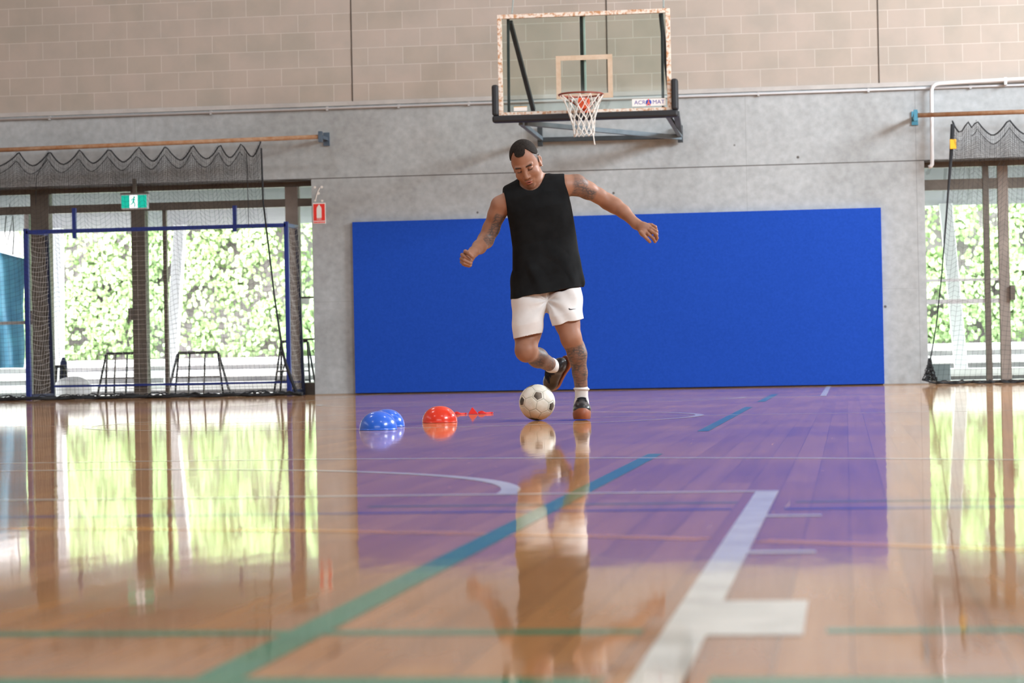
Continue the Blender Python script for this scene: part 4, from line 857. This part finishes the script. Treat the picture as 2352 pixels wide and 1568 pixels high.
# hair
hairm = noisy('cropped_hair', (.010, .008, .007), (.030, .024, .020), 120, .85, detail=3, bump=.2, spec=.2)
Fh = Field(hl, hh, .002); Fh.apply(head_ops()[:1])
X, Y, Z = [a_ for a_ in np.meshgrid(*Fh.ax, indexing='ij')]; Q = np.stack([X-hdC[0], Y-hdC[1], Z-hdC[2]], -1) @ HR/HS
azg = np.degrees(np.arctan2(np.abs(Q[..., 0]), -Q[..., 1])); Fh.D = np.maximum(Fh.D-.0040, (zh_top(azg)+.002*np.sin(azg*1.3)-Q[..., 2])*.75).astype(np.float32)
V, Fq = Fh.surface(); np_mesh('hair', V, Fq, hairm, PERS)
e_ = hp_((.082, .002, -.040)); MB().lathe([(0, -.0035), (.003, -.0018), (.0035, 0), (.003, .0018), (0, .0035)], tuple(e_), 10).build('earring', mat('earring_metal', (.9, .85, .8), .15, metal=1), PERS, smooth=True)
# shirt
def folds(fn, lo, hi): return (fn, lo, hi, .001, 'w')
nc = L(1221, 414, .0)
def shirt_ops():
    rS = [(z, x, y, a, b) for z, x, y, a, b in rows_]
    o = [zloft(rS, 2.4, .02, 'u', TS, 0)]
    o += [rc_(vadd(shR, .045, .0, .0), vadd(shR, .012, 0, .0), .055, .052, .03), rc_(vadd(shL, -.045, .0, -.005), vadd(shL, -.012, 0, .0), .060, .057, .03)]
    rg = np.random.default_rng(11); waves = [(rg.uniform(14, 44)*np.array([math.cos(t), .6*rg.uniform(-1, 1), math.sin(t)]), rg.uniform(0, 6)) for t in rg.uniform(.1, 1.5, 9)]
    def wr(X, Y, Z):
        w_ = sum(np.sin(k_[0]*X+k_[1]*Y*2+k_[2]*Z*.8+p_+2.2*np.sin(5*X+7*Z+p_)) for k_, p_ in waves)/3
        return (-.0065*np.maximum(w_, 0)**1.3*(.5+.9*np.clip((1.2-Z)*1.8, 0, 1))).astype(np.float32)
    o += [folds(wr, (-1, -1, 0), (1, 1, 2))]
    # neck opening, armholes, hollow hem
    o += [rc_(vadd(nc, -.004, -.02, -.012), vadd(nc, .012, .07, .12), .066, .085, .004, 's'), rc_(nkB+np.array([0, -.03, .05]), nkB+np.array([-.02, -.14, .06]), .052, .05, .01, 's')]
    dR_, dL_ = (shR-elR)/np.linalg.norm(shR-elR), (elL-shL)/np.linalg.norm(elL-shL)
    def planeR(X, Y, Z): n_ = np.array([-.93, -.1, -.12]); n_ /= np.linalg.norm(n_); p = L(1160, 462, .0); return ((X-p[0])*n_[0]+(Y-p[1])*n_[1]+(Z-p[2])*n_[2]).astype(np.float32)
    def planeL(X, Y, Z): n_ = np.array([.95, -.1, .20]); n_ /= np.linalg.norm(n_); p = L(1302, 425, .0); return ((X-p[0])*n_[0]+(Y-p[1])*n_[1]+(Z-p[2])*n_[2]).astype(np.float32)
    zc = L(1160, 505)[2]
    o += [(lambda X, Y, Z: np.maximum(-planeR(X, Y, Z), zc-Z), (-1, -1, zc-.02), (0, 1, 2), .006, 's'), (lambda X, Y, Z: np.maximum(-planeL(X, Y, Z), L(1310, 470)[2]-Z), (0, -1, zc-.02), (1, 1, 2), .006, 's')]
    zb_ = rows_[0][0]; low = [(zb_-.05,)+rows_[0][1:]]+rows_
    o += [zloft(low, 2.4, .004, 's', TS, -.010, True, zb_+.014)]
    return o
shirtm = noisy('washed_black_cotton', (.006, .007, .008), (.014, .016, .018), 9, .9, detail=8, bump=.15, spec=.15)
V, Fq = Field((L(1150, 600)[0], -.16, L(1172, 700)[2]), (L(1350, 600)[0], .30, L(1250, 378)[2]), .0032).apply(shirt_ops()).surface(); np_mesh('sleeveless_shirt', V, Fq, shirtm, PERS)
# shorts
def srow(px0, px1, py, d, b): a = L(px0, py, d); c = L(px1, py, d); return (a[2], (a[0]+c[0])/2, d, (c[0]-a[0])/2, b)
sR = [srow(1178, 1246, 773, -.03, .088), srow(1177, 1250, 745, -.01, .096), srow(1175, 1257, 715, .03, .105), srow(1175, 1262, 680, .07, .112)]
sL_ = [srow(1268, 1341, 741, -.05, .092), srow(1262, 1339, 720, -.03, .098), srow(1256, 1338, 690, .03, .112), srow(1252, 1335, 668, .07, .112)]
slR = (L(1212, 773)[0], 12/60); slL = (L(1304, 741)[0], 15/64)
def sfix(r_, s_): return [(z-(x-s_[0])*s_[1]*0, x, y, a, b) for z, x, y, a, b in r_]
def shorts_ops():
    o = [zloft(sR, 2.3, .02, 'u', slR), zloft(sL_, 2.3, .022, 'u', slL), rc_(L(1240, 682, .07), L(1262, 690, .06), .082, .07, .03)]
    cr = L(1256, 690, -.03)
    def wr(X, Y, Z):
        dx, dz = X-cr[0], Z-cr[2]; a = np.arctan2(dx, -dz); r_ = np.sqrt(dx*dx+dz*dz)
        return (.0050*np.sin(a*7+1.0+r_*14)*np.exp(-(r_/.13)**2)*np.clip(r_/.03, 0, 1)+.0028*np.sin(52*(X*.55+Z*.85)+3*np.sin(X*14))*np.clip(r_/.1, 0, 1)).astype(np.float32)+0*Y
    o += [folds(wr, (-1, -1, 0), (1, 1, 2))]
    o += [zloft([(R_[0][0]-.03,)+R_[0][1:]]+R_, 2.3, .004, 's', sl, -.008, True, R_[0][0]+.018) for R_, sl in ((sR, slR), (sL_, slL))]
    return o
shm = noisy('white_sport_cloth', (.72, .69, .68), (.80, .78, .77), 12, .75, bump=.08)
V, Fq = Field((L(1165, 700)[0], -.18, L(1200, 790)[2]), (L(1352, 700)[0], .26, L(1250, 632)[2]), .003).apply(shorts_ops()).surface(); shorts = np_mesh('shorts', V, Fq, shm, PERS)
def on_surface(o, px, py):
    c0 = np.array([0, 0, CAM_Z])-PO; r_ = ray(px, py); O_ = Vector((c0@LX, c0@LY, c0[2])); D_ = Vector((r_@LX, r_@LY, r_[2])).normalized(); ok, loc, nrm, _ = o.ray_cast(O_, D_); return (loc, nrm) if ok else (Vector(L(px, py, -.12)), Vector((0, -1, 0)))
bpy.context.view_layer.update()
sw = [(1306.6, 707.2), (1306.0, 709.6), (1307.2, 711.4), (1310.0, 711.8), (1315.5, 711.0), (1323.5, 709.4), (1317, 709.4), (1312.5, 709.6), (1309.4, 709.4), (1308, 708.4)]
vs = []
for (x, y) in sw: l_, n_ = on_surface(shorts, x, y); vs.append(l_+n_*.0012)
for (x, y) in sw: l_, n_ = on_surface(shorts, x, y); vs.append(l_+n_*.0003)
k_ = len(sw); MB().add(vs, [tuple(range(k_))]+[(i, i+k_, (i+1) % k_+k_, (i+1) % k_) for i in range(k_)]).build('swoosh_mark', mat('mark_black', (.02, .02, .03), .6), shorts)
# socks and shoes
sockm = noisy('white_rib_sock', (.70, .69, .68), (.80, .79, .79), 30, .85, bump=.2)
def sdf_obj(nm, ops, lo, hi, h, m, par): V, Fq = Field(lo, hi, h).apply(ops).surface(); return np_mesh(nm, V, Fq, m, par)
a0 = L(1335.5, 893, .02); a1 = L(1336, 925, .03)
ops = [rc_(a0, a1, .0365, .036, .01), rc_(vadd(a0, -.004, 0, 0), vadd(a0, .004, 0, -.001), .041, .041, .006), rc_(a1, L(1337, 930, .02), .036, .036, .02)]
ops[1] = ell(vadd(a0, 0, 0, .0), (.0455, .0455, .012), rot('y', math.radians(3)), .006)
sdf_obj('sock', ops, vadd(a0, -.08, -.1, -.16), vadd(a0, .08, .1, .03), .0022, sockm, PERS)
dv = (anR-knR)/np.linalg.norm(anR-knR); c0_ = anR-dv*.055
ops = [rc_(anR-dv*.03, anR+dv*.012, .038, .036, .01), rc_(anR-dv*.04, anR-dv*.036, .043, .043, .006)]
sdf_obj('sock', ops, anR-.1, anR+.1, .0022, sockm, PERS)
shoem = noisy('black_leather', (.006, .007, .010), (.018, .020, .025), 14, .33); gum = noisy('gum_rubber', (.20, .055, .02), (.33, .10, .045), 14, .5); lacem = mat('black_lace', (.004, .005, .010), .8)
greym = mat('shoe_grey', (.16, .17, .19), .4)
def shoe(heel, toe, up, label, thick=.004):
    heel = np.array(heel); toe = np.array(toe); f_ = (toe-heel); Ln = np.linalg.norm(f_); f_ = f_/Ln; up = np.array(up, float); up -= f_*(up@f_); up /= np.linalg.norm(up); s_ = np.cross(f_, up)
    R = np.stack([s_, f_, up], 1); P = lambda x, y, z: heel+R @ np.array([x, y, z])
    e = empty('shoe'); e.parent = PERS; e.location = Vector(heel); e['label'] = label; k = Ln/.285
    up_ops = [ell(P(0, .045*k, .045), (.034, .050, .042), R, .02), ell(P(0, .10*k, .050), (.038, .070, .042), R, .02), ell(P(.004, .165*k, .040), (.045, .075, .036), R, .02), ell(P(.006, .22*k, .032), (.046, .062, .030), R, .02),
              rc_(P(0, .050*k, .06), P(0, .055*k, .088), .038, .036, .02), rc_(P(0, .10*k, .086), P(0, .165*k, .062), .028, .024, .02), ell(P(.004, .215*k, .034), (.043, .056, .034), R, .02)]
    cutp = P(0, 0, .010); 
    up_ops += [(lambda X, Y, Z: (-((X-cutp[0])*up[0]+(Y-cutp[1])*up[1]+(Z-cutp[2])*up[2])).astype(np.float32), (-3, -3, -3), (3, 3, 3), .001, 'i')]
    lo_, hi_ = np.minimum(heel, toe)-.12, np.maximum(heel, toe)+.12
    o = sdf_obj('upper', up_ops, lo_, hi_, .0024, shoem, e); o.data.transform(Matrix.Translation(-Vector(heel)))
    so = [ell(P(0, .045*k, .012), (.040, .055, .070), R, .02), ell(P(.0, .12*k, .012), (.038, .09, .070), R, .02), ell(P(.006, .210*k, .008), (.0500, .082, .070), R, .02)]
    ct, cb = P(0, 0, .024), P(0, 0, 0)
    def slabf(X, Y, Z):
        h = (X-ct[0])*up[0]+(Y-ct[1])*up[1]+(Z-ct[2])*up[2]; y_ = (X-heel[0])*f_[0]+(Y-heel[1])*f_[1]+(Z-heel[2])*f_[2]
        return np.maximum(h+.010-.026*np.clip((y_-.19*k)/.09, 0, 1), -(h+.024+thick)).astype(np.float32)
    so += [(slabf, (-3, -3, -3), (3, 3, 3), .001, 'i')]
    o = sdf_obj('outsole', so, lo_, hi_, .0024, gum, e); o.data.transform(Matrix.Translation(-Vector(heel)))
    lc = MB()
    for i in range(5):
        y_ = (.108+.020*i)*k; z_ = .1135-.0085*i; lc.tube([R @ np.array([x*1.0, y_+.004*math.sin(i), z_-abs(x)**2*9]) for x in np.linspace(-.024, .026, 7)], .0034, 6)
    for sgn in (-1, 1): lc.tube([R @ np.array(p) for p in ((0, .10*k, .105), (sgn*.018, .10*k, .114), (sgn*.030, .105*k, .108), (sgn*.026, .12*k, .096), (sgn*.008, .11*k, .102))], .0036, 6)
    lc.tube([R @ np.array(p) for p in ((-.03, .07*k, .095), (-.012, .095*k, .112), (.012, .095*k, .114), (.03, .07*k, .095))], .008, 8)
    lc.build('laces', lacem, e, smooth=True)
    return e
zl_ = .006
hL_ = L(1334, 962, .125)*[1, 1, 0]+[0, 0, .026]; tL_ = L(1341, 962, -.14)*[1, 1, 0]+[0, 0, .029]
shoe(hL_, tL_, (0, -.1, 1), 'black lace-up shoe planted on the floor, gum toe facing forward', .022)
f0 = np.array([-.34, .66, -.56]); f0 /= np.linalg.norm(f0); u0 = np.array([-.55, -.80, .1]); u0 -= f0*(u0@f0); u0 /= np.linalg.norm(u0); hRt = anR+dv*.012-f0*.055-u0*.080; tRt = hRt+f0*.275
shoe(hRt, tRt, u0, 'black shoe of the lifted foot pointing down behind the ball')

# ------------------------------------------------------------------ football
def ico_verts():
    p = (1+5**.5)/2; v = [(0, s1, s2*p) for s1 in (-1, 1) for s2 in (-1, 1)]; v = v+[(y, z, x) for x, y, z in v]+[(z, x, y) for x, y, z in v]; v = np.array(v, float); return v/np.linalg.norm(v[0])
IV = ico_verts(); obs = np.array([(.06, -.858, .51), (-.83, -.555, -.05), (.73, -.58, -.36), (-.12, -.32, -.94)]); obs /= np.linalg.norm(obs, axis=1)[:, None]
best = None
G = IV@IV.T
for a in range(12):
    for b in range(12):
        for c in range(12):
            if G[a, b] > .4 and G[a, c] > .4 and G[b, c] < -.4 and G[b, c] > -.9:
                H = IV[[a, b, c]].T @ obs[:3]; U, S, Vt = np.linalg.svd(H); Rm = Vt.T @ np.diag([1, 1, np.sign(np.linalg.det(Vt.T@U.T))]) @ U.T; er = ((IV[[a, b, c]]@Rm.T-obs[:3])**2).sum()
                if best is None or er < best[0]: best = (er, Rm)
PN = IV@best[1].T; HN = []
for a in range(12):
    for b in range(a+1, 12):
        for c in range(b+1, 12):
            if G[a, b] > .4 and G[b, c] > .4 and G[a, c] > .4: n_ = PN[a]+PN[b]+PN[c]; HN.append(n_/np.linalg.norm(n_))
HN = np.array(HN)
def icosphere(n):
    import bmesh
    bm = bmesh.new(); bmesh.ops.create_icosphere(bm, subdivisions=n, radius=1); V = np.array([v.co[:] for v in bm.verts]); Fc = [tuple(v.index for v in f.verts) for f in bm.faces]; bm.free(); return V, Fc
SV, SF = icosphere(7); SV /= np.linalg.norm(SV, axis=1)[:, None]
sc_ = np.concatenate([SV@PN.T/.9394, SV@HN.T/.9150], 1); srt = np.sort(sc_, 1); gap_ = srt[:, -1]-srt[:, -2]; am = sc_.argmax(1); low_p = (PN@np.array([-.1, -.75, -.65])).argmax(); low_h = 12+(HN@np.array([-.15, -.42, -.90])).argmax(); pent = ((am < 12) & (am != low_p)) | (am == low_h)
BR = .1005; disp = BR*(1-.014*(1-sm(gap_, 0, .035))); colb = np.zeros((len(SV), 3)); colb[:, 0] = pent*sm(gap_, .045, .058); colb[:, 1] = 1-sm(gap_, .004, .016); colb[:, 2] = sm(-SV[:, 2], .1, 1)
vdir = np.array([-.25, -.93, -.10]); hx_ = HN[(HN@(vdir/np.linalg.norm(vdir))).argmax()]; ang = np.degrees(np.arccos(np.clip(SV@hx_, -1, 1))); colb[:, 1] = np.maximum(colb[:, 1], np.where(ang < 1.2, 1.3, 0)); colb[:, 1] = np.maximum(colb[:, 1], (np.abs(ang-6.2) < .8)*.25)
bq = onZ(1234.5, 965.5); me = bpy.data.meshes.new('ball'); me.from_pydata([tuple(v) for v in SV*disp[:, None]], [], SF); me.shade_smooth()
at_ = me.attributes.new('panel', 'FLOAT_COLOR', 'POINT'); at_.data.foreach_set('color', np.concatenate([colb, np.ones((len(SV), 1))], 1).astype(np.float32).ravel())
bmt = mat('worn_ball', (.8, .77, .68), .35); at = N(bmt, 'ShaderNodeAttribute', attribute_name='panel'); sp = N(bmt, 'ShaderNodeSeparateColor'); LK(bmt, at.outputs['Color'], sp.inputs[0]); tc = N(bmt, 'ShaderNodeTexCoord')
nz = N(bmt, 'ShaderNodeTexNoise', i_Scale=22, i_Detail=6); LK(bmt, tc.outputs['Object'], nz.inputs['Vector']); rw = ramp(bmt, [(.3, (.70, .66, .55)), (.6, (.84, .82, .74))]); LK(bmt, nz.outputs['Fac'], rw.inputs[0])
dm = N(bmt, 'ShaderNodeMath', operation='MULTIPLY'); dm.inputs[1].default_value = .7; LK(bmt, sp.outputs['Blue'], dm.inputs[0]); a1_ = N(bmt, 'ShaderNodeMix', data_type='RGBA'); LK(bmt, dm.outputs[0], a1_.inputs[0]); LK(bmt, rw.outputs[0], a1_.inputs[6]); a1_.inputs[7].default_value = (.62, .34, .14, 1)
nz2 = N(bmt, 'ShaderNodeTexNoise', i_Scale=14, i_Detail=6); LK(bmt, tc.outputs['Object'], nz2.inputs['Vector']); rbk = ramp(bmt, [(.4, (.045, .035, .025)), (.65, (.24, .20, .16))]); LK(bmt, nz2.outputs['Fac'], rbk.inputs[0])
a2_ = N(bmt, 'ShaderNodeMix', data_type='RGBA'); LK(bmt, sp.outputs['Red'], a2_.inputs[0]); LK(bmt, a1_.outputs[2], a2_.inputs[6]); LK(bmt, rbk.outputs[0], a2_.inputs[7])
gm = N(bmt, 'ShaderNodeMath', operation='MULTIPLY'); gm.inputs[1].default_value = .75; LK(bmt, sp.outputs['Green'], gm.inputs[0]); a3_ = N(bmt, 'ShaderNodeMix', data_type='RGBA'); LK(bmt, gm.outputs[0], a3_.inputs[0]); LK(bmt, a2_.outputs[2], a3_.inputs[6]); a3_.inputs[7].default_value = (.22, .25, .20, 1)
LK(bmt, a3_.outputs[2], BS(bmt).inputs['Base Color']); me.materials.append(bmt)
ball = bpy.data.objects.new('football', me); C.objects.link(ball); ball.rotation_euler = (0, 0, YAW); ball.location = (bq[0], bq[1]+.0, BR*.993+.001); tag(ball, 'worn white football with black patches on the floor at the man\'s feet', 'football')
